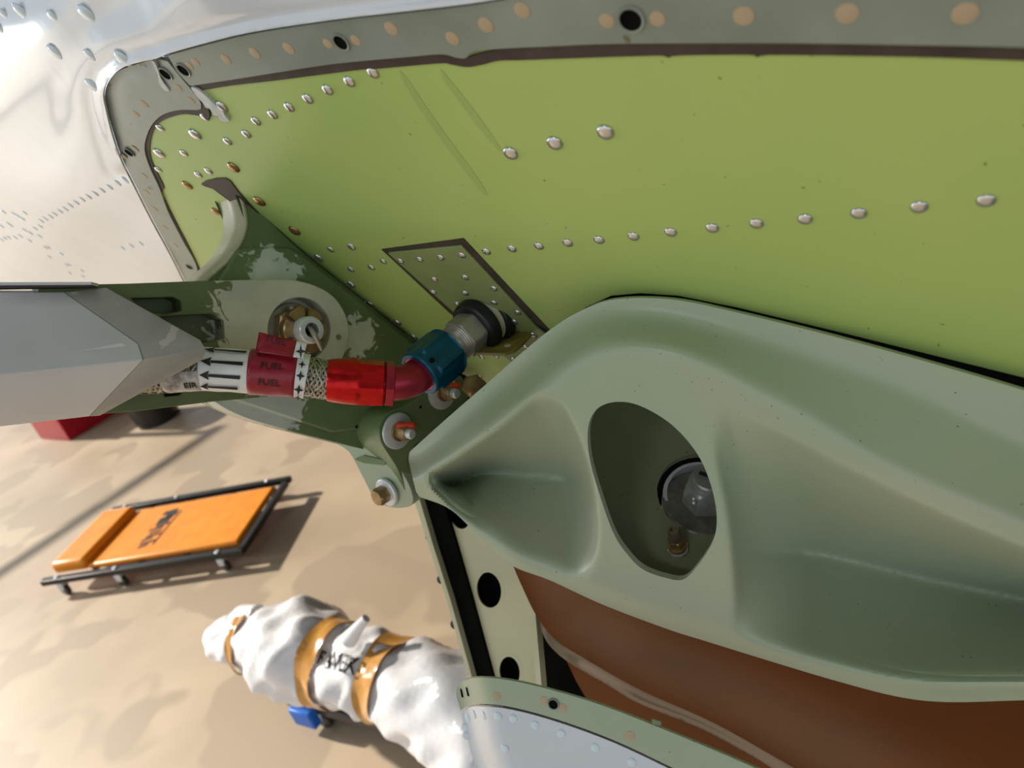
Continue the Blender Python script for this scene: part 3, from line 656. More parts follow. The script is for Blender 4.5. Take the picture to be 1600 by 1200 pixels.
for x, y in sp([(359, 284), (375, 304), (384, 338), (381, 366), (362, 400), (330, 430), (314, 447)], 6):
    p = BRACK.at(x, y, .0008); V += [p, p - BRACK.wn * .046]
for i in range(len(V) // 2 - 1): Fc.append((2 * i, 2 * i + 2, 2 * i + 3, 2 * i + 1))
o = mobj('edge_face', V, Fc, MT['sunlit_edge'], brk, True, 60); sdm = o.modifiers.new('thick', 'SOLIDIFY'); sdm.thickness = .0035; sdm.offset = 0; plabel(o, 'curved edge of the bracket with sunlight painted in as cream')
o = plate('web_pad', MT['brack_s'], [(372, 390), (384, 386), (452, 386), (470, 396), (640, 532), (700, 590), (650, 660), (520, 676), (350, 620), (335, 450)], BRACK, -.002, .006, brk, bevel=.002)
# foot plate with two nuts
ft = sp([(598, 652), (608, 643), (628, 636), (650, 622), (680, 592), (712, 582)], 3) + [(722, 590), (738, 616), (722, 628), (718, 636), (706, 640), (696, 652), (700, 664), (680, 686), (664, 686), (656, 690)] + sp([(650, 693), (640, 706), (635, 720), (640, 740), (650, 768), (650, 778), (640, 787)], 3) + sp([(636, 775), (622, 735), (607, 710), (595, 690), (592, 668)], 3)
foot = plate('foot_plate', MT['brack'], ft, BRACK, .000, .042, brk, bevel=.002)
plabel(foot, 'foot plate carrying two nuts with washers')
lg = sp([(520, 686), (545, 706), (566, 744), (586, 782), (600, 790), (622, 794), (644, 788), (640, 760), (615, 715), (600, 690), (592, 676)], 4, True)
lug = plate('lower_lug', MT['cast'], lg, LUG, -.035, 0, brk, bevel=.003)
plabel(lug, 'paler lower lug with a bronze hex bolt')
o = plate('gusset', MT['brack'], [(554, 718), (568, 712), (604, 720), (600, 727), (570, 724)], LUG, -.001, .002, brk)
def bolt(name, x, y, pl, h, axis, washer_r, parts, parent):
    c = pl.at(x, y, h); t = bpy.data.objects.new(name, None); t.empty_display_size = .01; link(t, parent, c)
    for nm, m, t0, prof, n in parts: lathe(nm, m, c + axis * t0, axis, prof, t, n)
    return t
for x, y in ((620, 673), (690, 611)):
    axn = nrm(BRACK.wn * .9 + WD((.25, .1, -.1)))
    z = BRACK.z(x, y, .042); q = z / F
    t = bolt('nut_assembly', x, y, BRACK, .042, axn, 0, [
        ('washer', MT['zinc'], 0, [(0, 29 * q), (.0022, 29 * q), (.0030, 27 * q), (.0032, 10 * q)], 40),
        ('nut', MT['cad'], .003, [(0, 15.5 * q), (.003, 15.5 * q), (.0032, 13 * q, 6), (.013, 13 * q, 6), (.0145, 10 * q), (.0145, 8 * q)], 36),
        ('shank', MT['zinc'], .014, [(0, 8 * q), (.008, 8 * q), (.0095, 6.5 * q)], 24)], brk)
    c = BRACK.at(x, y, .042)
    for k in range(5):
        a = 2.2 + k * .55
        _, u, v = frame_of(axn)
        V, Fc = lathe_vf(c + axn * .0135 + (WD((0, -1, 0)) * 11 + WD((1, 0, 0)) * (k * 5 - 9)) * q, axn, [(-.002, .0032), (.001, .0036), (.0028, .0016)], 10)
        mobj('torque_paint', V, Fc, MT['torque'], t)
axl = nrm(LUG.wn + WD((-.3, .15, 0)))
q = .70 / F
bolt('hex_bolt', 606, 768, LUG, 0, axl, 0, [('washer', MT['zinc'], 0, [(0, 23 * q), (.003, 23 * q), (.004, 21 * q)], 36),
    ('head', MT['cad'], .004, [(0, 14 * q, 6), (.010, 14.5 * q, 6), (.012, 12 * q), (.0122, 7 * q)], 36)], brk)
for x, y in ((657, 636), (557, 667)):
    V, Fc = lathe_vf(BRACK.at(x, y, .042 if x > 600 else .006), BRACK.wn, [(0, .0016), (.0004, .0015)], 12); mobj('drilled_hole', V, Fc, MT['black'], brk)
# nut in the gap next to the casting
gn = tag(lathe('stop_nut', MT['cad'], P(742, 606, .68), WD((-.1, -.3, -.95)), [(0, .0125, 6), (.008, .0125, 6), (.011, .009), (.012, .004)], None, 36), 'tan hex nut in the dark gap between the panel edge and the casting', 'nut')

# ================================================================== STRUT (fork + cover)
st = thing('strut', 'strut with pale grey cover and round green fork end holding a slotted nut', 'strut', BRACK.at(300, 540, .03))
MT['fork_s'] = smear_mat('fork_primer_with_sealant', (92, 106, 66), (104, 116, 76), (176, 180, 162), (198, 196, 174), [(BRACK.at(462, 520, .03), .070), (BRACK.at(400, 470, .03), .035)])
fk = [(60, 446), (200, 443), (310, 439)] + sp([(400, 437), (450, 437), (492, 446), (524, 466), (543, 500), (544, 535), (530, 568), (505, 592), (470, 610)], 5) + [(420, 620), (330, 628), (220, 642), (60, 655)]
rec = ell(468, 515, 49, 50, 0, 40)
slots = [[(205, 466), (270, 464), (283, 470), (284, 486), (262, 490), (225, 490)], [(250, 494), (330, 490), (350, 500), (352, 530), (320, 536), (280, 534)], [(255, 610), (280, 604), (290, 610), (280, 618), (258, 620)]]
fork = plate('fork_end', MT['fork_s'], fk, BRACK, .012, .034, st, bevel=.002, holes=[rec] + slots)
plate('fork_back', MT['fork_s'], [(60, 450), (400, 440), (450, 440), (500, 456), (535, 490), (540, 530), (520, 570), (470, 605), (330, 624), (60, 650)], BRACK, .007, .013, st)
# big castellated nut
q = .63 / F; A = BRACK.wn; b0 = BRACK.at(456, 517, .0165)
_, uu, vv = frame_of(A)
nutg = bpy.data.objects.new('slotted_nut', None); nutg.empty_display_size = .01; link(nutg, st, b0); plabel(nutg, 'large bronze slotted nut with cotter pin')
lathe('washer', MT['steel'], b0, A, [(0, 43 * q), (.003, 43 * q), (.004, 41 * q)], nutg, 40)
lathe('nut_base', MT['cad'], b0 + A * .004, A, [(0, 38 * q, 6), (.013, 39 * q, 6), (.0145, 36 * q, 6), (.0147, 18 * q)], nutg, 48)
for k in range(6):
    V = []; Fc = []; a0 = k * math.pi / 3 + .11; a1 = (k + 1) * math.pi / 3 - .11; n = 6
    for i in range(n + 1):
        a = a0 + (a1 - a0) * i / n; d = uu * math.cos(a) + vv * math.sin(a)
        hexr = 35 * q * (1 if i not in (0, n) else .97)
        for r, t in ((21 * q, .018), (hexr, .018), (hexr, .0255), (hexr - .0012, .0268), (21 * q, .0268)): V.append(b0 + d * r + A * t)
    for i in range(n):
        for j in range(5): Fc.append((i * 5 + j, i * 5 + (j + 1) % 5, (i + 1) * 5 + (j + 1) % 5, (i + 1) * 5 + j))
    Fc += [tuple(range(5)), tuple(n * 5 + j for j in range(5))[::-1]]
    mobj('castle', V, Fc, MT['cad'], nutg, True, 30)
lathe('stud', MT['zinc'], b0 + A * .010, A, [(0, 20.5 * q), (.026, 20.5 * q), (.0275, 19 * q), (.028, 18 * q), (.028, 11.5 * q), (.0278, 11 * q), (.012, 11 * q)], nutg, 40, caps=(True, False))
lathe('bore', MT['black'], b0 + A * .020, A, [(0, 11 * q), (.001, 11 * q)], nutg, 24)
p_in = b0 + A * .036 + WD((-.004, -.002, 0))
tube('cotter_pin', MT['steel'], [W(ray(474, 504) * (.625 - .034 * .7)), W(ray(486, 515) * .594), W(ray(492, 524) * .590), W(ray(499, 538) * .598), W(ray(502, 546) * .605)], [.0014, .0022, .0024, .0023, .0018], nutg, 10)
tube('cotter_head', MT['steel'], [W(ray(454, 480) * .608), W(ray(460, 489) * .606), W(ray(466, 498) * .606)], [.0030, .0028, .0026], nutg, 12)
V, Fc = lathe_vf(BRACK.at(529, 527, .034), A, [(0, .0028), (.0006, .0026)], 16); mobj('drilled_hole', V, Fc, MT['brack'], st)
# cover (folded sheet)
pts = {'A0': (-60, 457, .440), 'A1': (100, 456, .470), 'A2': (166, 449, .482), 'M': (216, 537, .462), 'R0': (-60, 592, .410), 'R1': (224, 562, .452), 'T1': (313, 531, .468), 'T': (321, 545, .464),
       'T2': (317, 562, .470), 'B0': (-60, 674, .445), 'B1': (140, 651, .480), 'B2': (156, 650, .484)}
nm = list(pts); V = [P(*pts[k]) for k in nm]; ix = {k: i for i, k in enumerate(nm)}
Fs = [('A0', 'A1', 'M', 'R1', 'R0'), ('R0', 'R1', 'B1', 'B0')]
Fb = [('A1', 'A2', 'T1', 'T', 'M'), ('M', 'T', 'R1'), ('R1', 'T', 'T2', 'B2', 'B1')]
def PT(k):
    if k in ('A0', 'R0', 'B0'):
        q_ = {'A0': 'A1', 'R0': 'R1', 'B0': 'B1'}[k]; b_ = P(*pts[q_]); return b_ + (P(*pts[k]) - b_) * 3.2
    return P(*pts[k])
def part_of(fs):
    used = [k for k in nm if any(k in f for f in fs)]
    return [PT(k) for k in used], [tuple(used.index(k) for k in f) for f in fs]
cov = mobj('cover', *part_of(Fs), MT['grey_cover'], st, True, 20)
sd = cov.modifiers.new('thick', 'SOLIDIFY'); sd.thickness = .0025; sd.offset = -1
bev(cov, .0035, 3, 6); plabel(cov, 'pale grey folded sheet cover with slanted end')
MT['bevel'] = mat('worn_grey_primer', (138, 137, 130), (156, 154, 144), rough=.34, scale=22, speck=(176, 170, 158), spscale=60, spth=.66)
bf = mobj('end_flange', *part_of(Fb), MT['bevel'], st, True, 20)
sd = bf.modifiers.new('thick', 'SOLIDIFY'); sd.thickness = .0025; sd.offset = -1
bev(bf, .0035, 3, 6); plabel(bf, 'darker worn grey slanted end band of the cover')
far_a = P(148, 444, .475) + (P(-60, 445, .446) - P(148, 444, .475)) * 3
V, Fc = box_vf((far_a + P(148, 444, .475)) / 2, (P(148, 444, .475) - far_a) / 2, WD((0, .0010, 0)), WD((0, 0, .004)))
mobj('upper_strip', V, Fc, MT['grey_cover'], st)
far_b = P(147, 447, .476) + (P(-60, 450, .447) - P(147, 447, .476)) * 3
V, Fc = box_vf((far_b + P(147, 447, .476)) / 2, (P(147, 447, .476) - far_b) / 2, WD((0, .0010, 0)), WD((0, 0, .004)))
mobj('seam', V, Fc, MT['seal'], st)
# inner closing web behind the cover so the strut is solid
V = [P(-60, 454, .456), P(150, 454, .50), P(155, 646, .505), P(-60, 666, .460), P(-60, 454, .535), P(150, 454, .55), P(155, 646, .55), P(-60, 666, .535)]
for a_, b_ in ((0, 1), (3, 2), (4, 5), (7, 6)): V[a_] = V[b_] + (V[a_] - V[b_]) * 3
mobj('inner_beam', V, [(0, 1, 2, 3), (4, 7, 6, 5), (0, 4, 5, 1), (3, 2, 6, 7), (1, 5, 6, 2), (0, 3, 7, 4)], MT['grey_cover'], st, False)

# ================================================================== PIPE UNION AT THE PATCH
U0 = P(764, 494, .612); U1 = P(656, 584, .560); ua = nrm(U1 - U0); UL = np.linalg.norm(U1 - U0)
q = .585 / F
un = thing('pipe_union', 'steel hex union in a double black rubber grommet on the olive patch', 'fitting', U0)
lathe('grommet', MT['rubber'], U0 - ua * .012, ua, [(0, 46 * q), (.012, 49 * q), (.0155, 48.5 * q), (.017, 45 * q), (.0175, 30 * q)], un, 48)
lathe('spacer', MT['column'], U0 + ua * .004, ua, [(0, 41.5 * q), (.012, 40.5 * q)], un, 40)
lathe('grommet', MT['rubber'], U0 + ua * .0115, ua, [(0, 38 * q), (.001, 45 * q), (.006, 45.5 * q), (.011, 43 * q), (.0125, 40 * q), (.0125, 28 * q)], un, 48)
lathe('hex', MT['steel'], U0 + ua * .022, ua, [(0, 35 * q, 6), (.0195, 35 * q, 6), (.021, 31 * q, 6), (.0212, 26 * q)], un, 48, up=WD((-.2, -1, 0)), rot=.2)
pr = [(0, 28 * q)]
for k in range(4): pr += [(.001 + k * .0022, 30 * q), (.002 + k * .0022, 28 * q)]
lathe('thread', MT['steel'], U0 + ua * .042, ua, pr + [(.014, 26 * q)], un, 40)
# small angle bracket beside the grommet
ab = thing('angle_bracket', 'small olive angle bracket riveted beside the black grommet', 'bracket', P(800, 535, .60))
V = [P(*p) for p in ((742, 551, .588), (790, 552, .585), (803, 548, .586), (814, 539, .59), (838, 514, .605), (786, 511, .632))]
V += [p + WD((.0002, .0022, .0006)) for p in V]
mobj('shelf', V, [(0, 1, 2, 3, 4, 5), (11, 10, 9, 8, 7, 6)] + [(i, (i + 1) % 6, (i + 1) % 6 + 6, i + 6) for i in range(6)], mat('olive_brown_primer', (118, 106, 48), (128, 116, 56), rough=.35, scale=40), ab, False)
upr = plate('upright', MT['doubler'], [(838, 513), (856, 526), (810, 572), (790, 556), (808, 549), (818, 540)], PANEL, .0024, .0044, ab)
rivets('rivet', DOME, [(833, 523, .0042), (822, 541, .0034), (802, 559.5, .0034)], PANEL, .0044, upr)
V, Fc = lathe_vf(P(793, 540, .5935), WD((0, -.9, -.45)), [(0, .0032), (.0004, .003)], 16); mobj('drilled_hole', V, Fc, MT['column'], ab)

# ================================================================== FUEL HOSE
hs = thing('fuel_hose', 'braided fuel hose with red elbow end, blue nut and red and white label sleeves', 'hose', P(500, 595, .535))
q = .56 / F
n0 = U1 - ua * .002
nut_len = .040
lathe('coupling_nut', MT['blue_anod'], U1 - ua * .036, ua, [(0, 37 * q), (.0008, 41 * q), (.002, 43 * q, 6), (.029, 43 * q, 6), (.031, 38 * q), (.036, 38 * q), (.0375, 36 * q), (.0375, 30 * q), (.034, 29 * q)], hs, 60, up=WD((-.5, -.8, 0)), rot=.1, ang=25)
V, Fc = lathe_vf(P(675, 563, .533), WD((.2, .5, -.8)), [(0, .0024), (.0006, .0022)], 14); mobj('wire_hole', V, Fc, MT['black'], hs)
pp = sp([tuple(U1 - ua * .02), tuple(U1), tuple(P(645, 592, .5545)), tuple(P(630, 597, .549)), tuple(P(612, 599, .5445)), tuple(P(600, 598.5, .543))], 6)
tube('elbow', MT['pink_anod'], [np.array(p) for p in pp], [27 * q] * len(pp), hs, 32)
V, Fc = lathe_vf(U1 - ua * .003, ua, [(0, 29 * q), (.003, 31 * q), (.0042, 29.5 * q), (.0042, 26 * q)], 40, (False, False)); mobj('elbow_collar', V, Fc, MT['pink_anod'], hs)
ca = P(616, 599, .5445); cb = P(511, 594, .533); ax_ = nrm(cb - ca); CL = np.linalg.norm(cb - ca)
k = .54 / F
lathe('hex_ring', MT['pink_anod'], ca, ax_, [(0, 35 * k, 6), (.0005, 37 * k, 6), (.0068, 37 * k, 6), (.0076, 34 * k, 6)], hs, 48, rot=.25, up=WD((0, -1, 0)))
lathe('swivel_collar', MT['red_anod'], ca + ax_ * .0080, ax_, [(0, 33 * k), (.0004, 36 * k, 6), (.001, 37.5 * k, 6), (.018, 38 * k, 6), (.022, 37 * k), (.030, 36 * k), (CL - .010, 33 * k), (CL - .0085, 32 * k), (CL - .0085, 26 * k)], hs, 72, rot=.25, up=WD((0, -1, 0)), ang=20)
# hose centre line
hp = [P(516, 594, .533), P(500, 592, .531), P(470, 587, .527), P(428, 583, .522), P(390, 581, .518), P(345, 578, .513), P(318, 577, .510), P(270, 580, .506), P(200, 585, .505)]
hp = [np.array(p) for p in sp([tuple(p) for p in hp], 8)]
HL = np.concatenate(([0], np.cumsum([np.linalg.norm(b - a) for a, b in zip(hp, hp[1:])])))
def hfr(s):
    c = np.array([np.interp(s, HL, [p[i] for p in hp]) for i in range(3)])
    c2 = np.array([np.interp(min(s + .002, HL[-1]), HL, [p[i] for p in hp]) for i in range(3)]); c1 = np.array([np.interp(max(s - .002, 0), HL, [p[i] for p in hp]) for i in range(3)])
    d = nrm(c2 - c1); toward = WD((0, 0, -1)); u = nrm(toward - d * (toward @ d)); v = np.cross(d, u)
    if WD((0, 1, 0)) @ v < 0: v = -v
    return c, d, u, v                  # u faces the lens, v points down in the picture
def hs_of(px):                         # arc length at which the hose reads at column px
    best = min(range(len(hp)), key=lambda i: abs((lambda c: (c @ np.array((1, 0, 0.)) / (c @ np.array((0, 0, 1.))) * F + 800))(np.linalg.inv(M) @ (hp[i] - EYE)) - px))
    xs = [(lambda c: c[0] / c[2] * F + 800)(np.linalg.inv(M) @ (p - EYE)) for p in hp]
    return float(np.interp(-px, [-x for x in xs], HL))
RB = 30 * .53 / F
core = tube('hose_core', MT['rubber'], hp, [RB * .94] * len(hp), hs, 24)
# braid: flat ribbons woven both ways
def ribbon(phase, sgn, s0, s1, npt, half, r0):
    V = []; Fc = []
    pitch = .058
    for i in range(npt + 1):
        s = s0 + (s1 - s0) * i / npt; c, d, u, v = hfr(s); a = phase + sgn * 2 * math.pi * (s - s0) / pitch
        wv = math.sin(2 * math.pi * (s - s0) / pitch * 16 / 2 + (0 if sgn > 0 else math.pi) + phase * 8 * sgn) * .00045
        for e in (-1, 0, 1):
            aa = a + e * half; V.append(c + (u * math.cos(aa) + v * math.sin(aa)) * (r0 + wv + (.0004 if e == 0 else 0)))
    for i in range(npt):
        for e in (0, 1): Fc.append((i * 3 + e, i * 3 + e + 1, i * 3 + e + 4, i * 3 + e + 3))
    return V, Fc
parts = []
for k2 in range(16):
    for sg in (1, -1):
        parts.append(ribbon(k2 * 2 * math.pi / 16, sg, 0, hs_of(462), 26, .165, RB))
        parts.append(ribbon(k2 * 2 * math.pi / 16, sg, hs_of(325), hs_of(215), 40, .165, RB))
V, Fc = join(parts)
MT['braid'] = mat('steel_braid', (138, 132, 118), (170, 164, 150), rough=.3, metal=.75, scale=300)
br = mobj('steel_braid', V, Fc, MT['braid'], hs, True, 80); br['kind'] = 'stuff'
sdm = br.modifiers.new('thick', 'SOLIDIFY'); sdm.thickness = .0004
# label sleeves
def sleeve(name, m, xa, xb, r, parent, a0=-math.pi, a1=math.pi, n=48, wob=0):
    sa, sb_ = hs_of(xa), hs_of(xb); V = []; Fc = []; ns = 14
    for i in range(ns + 1):
        s = sa + (sb_ - sa) * i / ns; c, d, u, v = hfr(s)
        for j in range(n + 1):
            a = a0 + (a1 - a0) * j / n
            rr = r + wob * (math.sin(a * 3 + 1) * .5 + math.sin(a * 5 + s * 300) * .5)
            V.append(c + (u * math.cos(a) + v * math.sin(a)) * rr)
    for i in range(ns):
        for j in range(n): Fc.append((i * (n + 1) + j, i * (n + 1) + j + 1, (i + 1) * (n + 1) + j + 1, (i + 1) * (n + 1) + j))
    o = mobj(name, V, Fc, m, parent, True, 60); sd = o.modifiers.new('thick', 'SOLIDIFY'); sd.thickness = .0005; sd.offset = -1; return o
RW = 34.0 * .517 / F
wl = sleeve('arrow_label', MT['white_tape'], 397, 317, RW, hs, wob=.0004); plabel(wl, 'white label sleeve with four black arrows pointing left')
rt = sleeve('fuel_tape', MT['red_tape'], 463, 391, RW + .0012, hs, wob=.0003); plabel(rt, 'dark red tape band printed FUEL')
wt = sleeve('star_tape', MT['white_tape'], 480, 463, RW + .0010, hs, wob=.0003); plabel(wt, 'narrow white tape printed with black four pointed stars')
# the free tab of the tape standing up over the hose
def tab(name, m, xa, xb, y0a, y0b, y1a, y1b):
    V = []; Fc = []
    for i in range(7):
        t = i / 6; xx = xa + (xb - xa) * t
        for jj in range(5):
            e = jj / 4; yb = y0a + (y0b - y0a) * t; yt = y1a + (y1b - y1a) * t
            V.append(P(xx + e * 6, yb + (yt - yb) * e, .507 + .004 * math.sin(e * 2.2) + .006 * e))
    for i in range(6):
        for jj in range(4): Fc.append((i * 5 + jj, i * 5 + jj + 1, (i + 1) * 5 + jj + 1, (i + 1) * 5 + jj))
    o = mobj(name, V, Fc, m, hs, True, 60); sd = o.modifiers.new('thick', 'SOLIDIFY'); sd.thickness = .0006; return o
tb = tab('tape_tab', MT['red_tape'], 399, 458, 550, 558, 519, 533)
tw = tab('tape_tab', MT['white_tape'], 458, 474, 558, 560, 533, 537)
# print
def on_sleeve(poly, xa, r):     # poly: list of (dx px along picture, angle)
    V = []
    for px, a in poly:
        c, d, u, v = hfr(hs_of(px)); V.append(c + (u * math.cos(a) + v * math.sin(a)) * r)
    return V
def arrow(y_ang, xh, xt, parent):
    V = []; Fc = []
    r = RW + .0013; hw = .082; nseg = 5
    for i in range(nseg + 1):
        px = xh + 13 + (xt - xh - 13) * i / nseg
        V += on_sleeve([(px, y_ang - hw * (.7 + .3 * i / nseg)), (px, y_ang + hw * (.7 + .3 * i / nseg))], 0, r)
    for i in range(nseg): Fc.append((2 * i, 2 * i + 1, 2 * i + 3, 2 * i + 2))
    kk = len(V); V += on_sleeve([(xh, y_ang), (xh + 14, y_ang - .20), (xh + 12, y_ang), (xh + 14, y_ang + .20)], 0, r); Fc += [(kk, kk + 1, kk + 2), (kk, kk + 2, kk + 3)]
    return mobj('arrow', V, Fc, MT['ink'], parent, False)
for ya, xh, xt in ((-.98, 323, 386), (-.33, 321, 384), (.26, 319, 381), (.82, 317, 377)): arrow(ya, xh, xt, wl)
def star(px, a, sz, parent, r):
    V = []; cpt, d, u, v = hfr(hs_of(px)); n_ = u * math.cos(a) + v * math.sin(a); tg = -u * math.sin(a) + v * math.cos(a)
    c = cpt + n_ * r
    for i in range(16):
        t = i / 16 * 2 * math.pi; kx = abs(math.cos(t)) ** 3 + abs(math.sin(t)) ** 3
        rad = {0: 1.0, 1: .42, 2: .28, 3: .42}[i % 4] * sz * (.8 if i % 8 == 4 or i % 8 == 0 and i % 16 in (0, 8) else 1)
        V.append(c + d * math.cos(t) * rad * .75 + tg * math.sin(t) * rad)
    V.append(c + n_ * .0001); return mobj('star', V, [(i, (i + 1) % 16, 16) for i in range(16)], MT['ink'], parent, False)
for a, sz in ((-.50, .0044), (-.02, .0054), (.58, .0062), (1.10, .0054)): star(471, a, sz, wt, RW + .0024)
def star_flat(x, y, z, sz, parent):
    c = P(x, y, z); V = []
    for i in range(16):
        t = i / 16 * 2 * math.pi; rad = {0: 1.0, 1: .42, 2: .28, 3: .42}[i % 4] * sz
        V.append(c + WD((math.cos(t) * rad * .7, math.sin(t) * rad, 0)))
    V.append(c); return mobj('star', V, [(i, (i + 1) % 16, 16) for i in range(16)], MT['ink'], parent, False)
star_flat(470, 549, .5035, .0062, tw)
def text_mesh(s, size, bold=0):
    cu = bpy.data.curves.new('t', 'FONT'); cu.body = s; cu.size = size; cu.align_x = 'CENTER'; cu.align_y = 'CENTER'; cu.offset = bold
    cu.resolution_u = 3
    o = bpy.data.objects.new('t', cu); COL.objects.link(o)
    bpy.context.view_layer.update(); dg = bpy.context.evaluated_depsgraph_get(); me = o.evaluated_get(dg).to_mesh()
    V = [v.co[:] for v in me.vertices]; Fc = [tuple(p.vertices) for p in me.polygons]
    o.evaluated_get(dg).to_mesh_clear(); bpy.data.objects.remove(o); bpy.data.curves.remove(cu); return V, Fc
TV, TF = text_mesh('FUEL', .0074, .00010)
for a, px in ((-.28, 428), (.42, 425)):
    s0 = hs_of(px); r = RW + .0022; V = []
    for x, y, z in TV:
        c, d, u, v = hfr(s0 - x); an = a - y / r; V.append(c + (u * math.cos(an) + v * math.sin(an)) * r)
    mobj('lettering', V, TF, MT['redink'], rt, False)
e1 = nrm(P(445, 538, .507) - P(410, 530, .507)); e2 = nrm(P(430, 524, .510) - P(426, 545, .5055))
c = P(432, 533, .5085)
mobj('lettering', [c + e1 * x + e2 * y for x, y, z in TV], TF, MT['redink'], tb, False)
TV2, TF2 = text_mesh('EIR', .0066, .0002)
s0 = hs_of(302); V = []
for x, y, z in TV2:
    cc, d, u, v = hfr(s0 - x); an = .80 - y / (RB + .001); V.append(cc + (u * math.cos(an) + v * math.sin(an)) * (RB + .0022))
mobj('lettering', V, TF2, MT['ink'], hs, False)
plabel(sleeve('clear_sleeve', mat('clear_sleeve', (120, 116, 108), (190, 186, 180), rough=.12, scale=160, bump=.6, bscale=120), 322, 262, RB + .0014, hs, a0=.1, a1=1.5), 'crinkled clear sleeve with black print')

# ================================================================== CREEPER ON THE FLOOR
hp_ = .115
cr4 = [on_height(x, y, hp_) for x, y in ((80, 890), (168, 806), (428, 757), (370, 848))]
ctr = sum(cr4) / 4; e1 = nrm((cr4[3] - cr4[0]) + (cr4[2] - cr4[1])); e1[2] = 0; e1 = nrm(e1); ez = np.array((0, 0, 1.)); e2 = np.cross(ez, e1)
Lc = np.linalg.norm(((cr4[3] - cr4[0]) + (cr4[2] - cr4[1])) / 2); Wc = abs((((cr4[1] - cr4[0]) + (cr4[2] - cr4[3])) / 2) @ e2)
g0 = ctr * np.array((1, 1, 0))
cp = thing('mechanic_creeper', 'orange padded mechanic creeper with black rails lying on the floor at left', 'creeper', g0)
def cl(x, y, z): return g0 + e1 * x + e2 * y + ez * z
def rbox(name, m, x0, x1, y0, y1, z0, z1, parent, bv=.008, seg=3):
    V, Fc = box_vf(cl((x0 + x1) / 2, (y0 + y1) / 2, (z0 + z1) / 2), e1 * (x1 - x0) / 2, e2 * (y1 - y0) / 2, ez * (z1 - z0) / 2)
    o = mobj(name, V, Fc, m, parent, True, 30); bev(o, bv, seg); return o
hl, hw = Lc / 2, Wc / 2
pad = rbox('pad', MT['orange'], -hl + .20, hl, -hw, hw, .085, hp_, cp, .012)
rbox('headrest', MT['orange'], -hl, -hl + .195, -hw, hw, .085, hp_ + .035, cp, .022, 4)
for sy in (-1, 1):
    y = sy * (hw + .045) + (.03 if sy > 0 else 0)
    rbox('rail', MT['blkmetal'], -hl - .03, hl + .05, y - .016, y + .016, .075, .105, cp, .003)
    for x in (-hl * .55, -.02, hl * .45): rbox('cross_tab', MT['blkmetal'], x - .014, x + .014, min(sy * hw * .7, y), max(sy * hw * .7, y), .076, .086, cp, .002)
    for x in (-hl + .06, -.12, hl - .08):
        c = cl(x, y, 0)
        t = bpy.data.objects.new('caster', None); t.empty_display_size = .02; link(t, cp, c)
        wa = nrm(e1 * .3 + e2)
        lathe('wheel', MT['wheel'], c + ez * .031 - wa * .012, wa, [(0, .022), (.002, .030), (.022, .030), (.024, .022)], t, 28)
        V, Fc = box_vf(c + ez * .055, e1 * .016, e2 * .018, ez * .020); bev(mobj('fork', V, Fc, MT['zinc'], t), .004)
        lathe('bolt', MT['zinc'], c + ez * .10, ez, [(0, .012), (.010, .012), (.013, .008)], t, 16)
rbox('end_rail', MT['blkmetal'], hl + .02, hl + .05, -hw - .045, hw + .045, .075, .105, cp, .003)
# worn black lettering across the pad (too blurred to read): slanted strokes and an underline
parts = []
x0 = -hl + .46
for i in range(11):
    y = -hw * .62 + i * hw * 1.24 / 10; hh = .022 + .016 * abs(math.sin(i * 1.7)); ww = .008 + .008 * (i > 6)
    parts.append(box_vf(cl(x0 + .012 * math.sin(i * 2.3), y, hp_ + .0008), e1 * hh + e2 * .008, e2 * ww, ez * .0006))
parts.append(box_vf(cl(x0 + .055, .0, hp_ + .0008), e1 * .004, e2 * hw * .62, ez * .0006))
V, Fc = join(parts); plabel(mobj('print', V, Fc, MT['ink'], pad, False), 'worn black print across the orange pad')

# ================================================================== WRAPPED PART ON A DOLLY
axis_px = [(330, 996, 16), (345, 998, 30), (375, 1000, 40), (400, 1002, 46), (430, 1008, 62), (460, 1015, 74), (495, 1024, 72), (520, 1034, 58), (550, 1045, 62), (585, 1054, 66), (610, 1062, 58), (640, 1076, 70), (690, 1098, 84), (740, 1124, 92), (800, 1160, 95), (840, 1185, 60)]
wz = .30
wp = [on_height(x, y, wz) for x, y, r in axis_px]
dep = [((p - EYE) @ WD((0, 0, 1))) for p in wp]
rad = [r * d / F for (x, y, r), d in zip(axis_px, dep)]
wr = thing('wrapped_part', 'long lumpy part wrapped in white plastic film and brown tape on the floor', 'package', (wp[7][0], wp[7][1], 0))
wps = sp([tuple(p) + (r,) for p, r in zip(wp, rad)], 6); K = len(wps)
V = []; Fc = []; n = 56
u = None
for i in range(K):
    p = np.array(wps[i][:3]); r = wps[i][3]; d = nrm(np.array(wps[min(i + 1, K - 1)][:3]) - np.array(wps[max(i - 1, 0)][:3]))
    u = nrm(ez - d * (ez @ d)); v = np.cross(d, u)
    for j in range(n):
        a = j / n * 2 * math.pi
        f = 1 + .05 * math.sin(3 * a + i * .35) + .045 * math.sin(5 * a - i * .5 + 1) + .03 * math.sin(9 * a + i * 1.1) + .03 * math.sin(i * .9 + 2 * a)
        V.append(p + (u * math.cos(a) + v * math.sin(a)) * r * f)
for i in range(K - 1):
    for j in range(n): q2 = (j + 1) % n; Fc.append((i * n + j, i * n + q2, (i + 1) * n + q2, (i + 1) * n + j))
Fc += [tuple(range(n))[::-1], tuple((K - 1) * n + j for j in range(n))]
film = mobj('film_wrap', V, Fc, MT['film'], wr, True, 70); plabel(film, 'crinkled white plastic film')
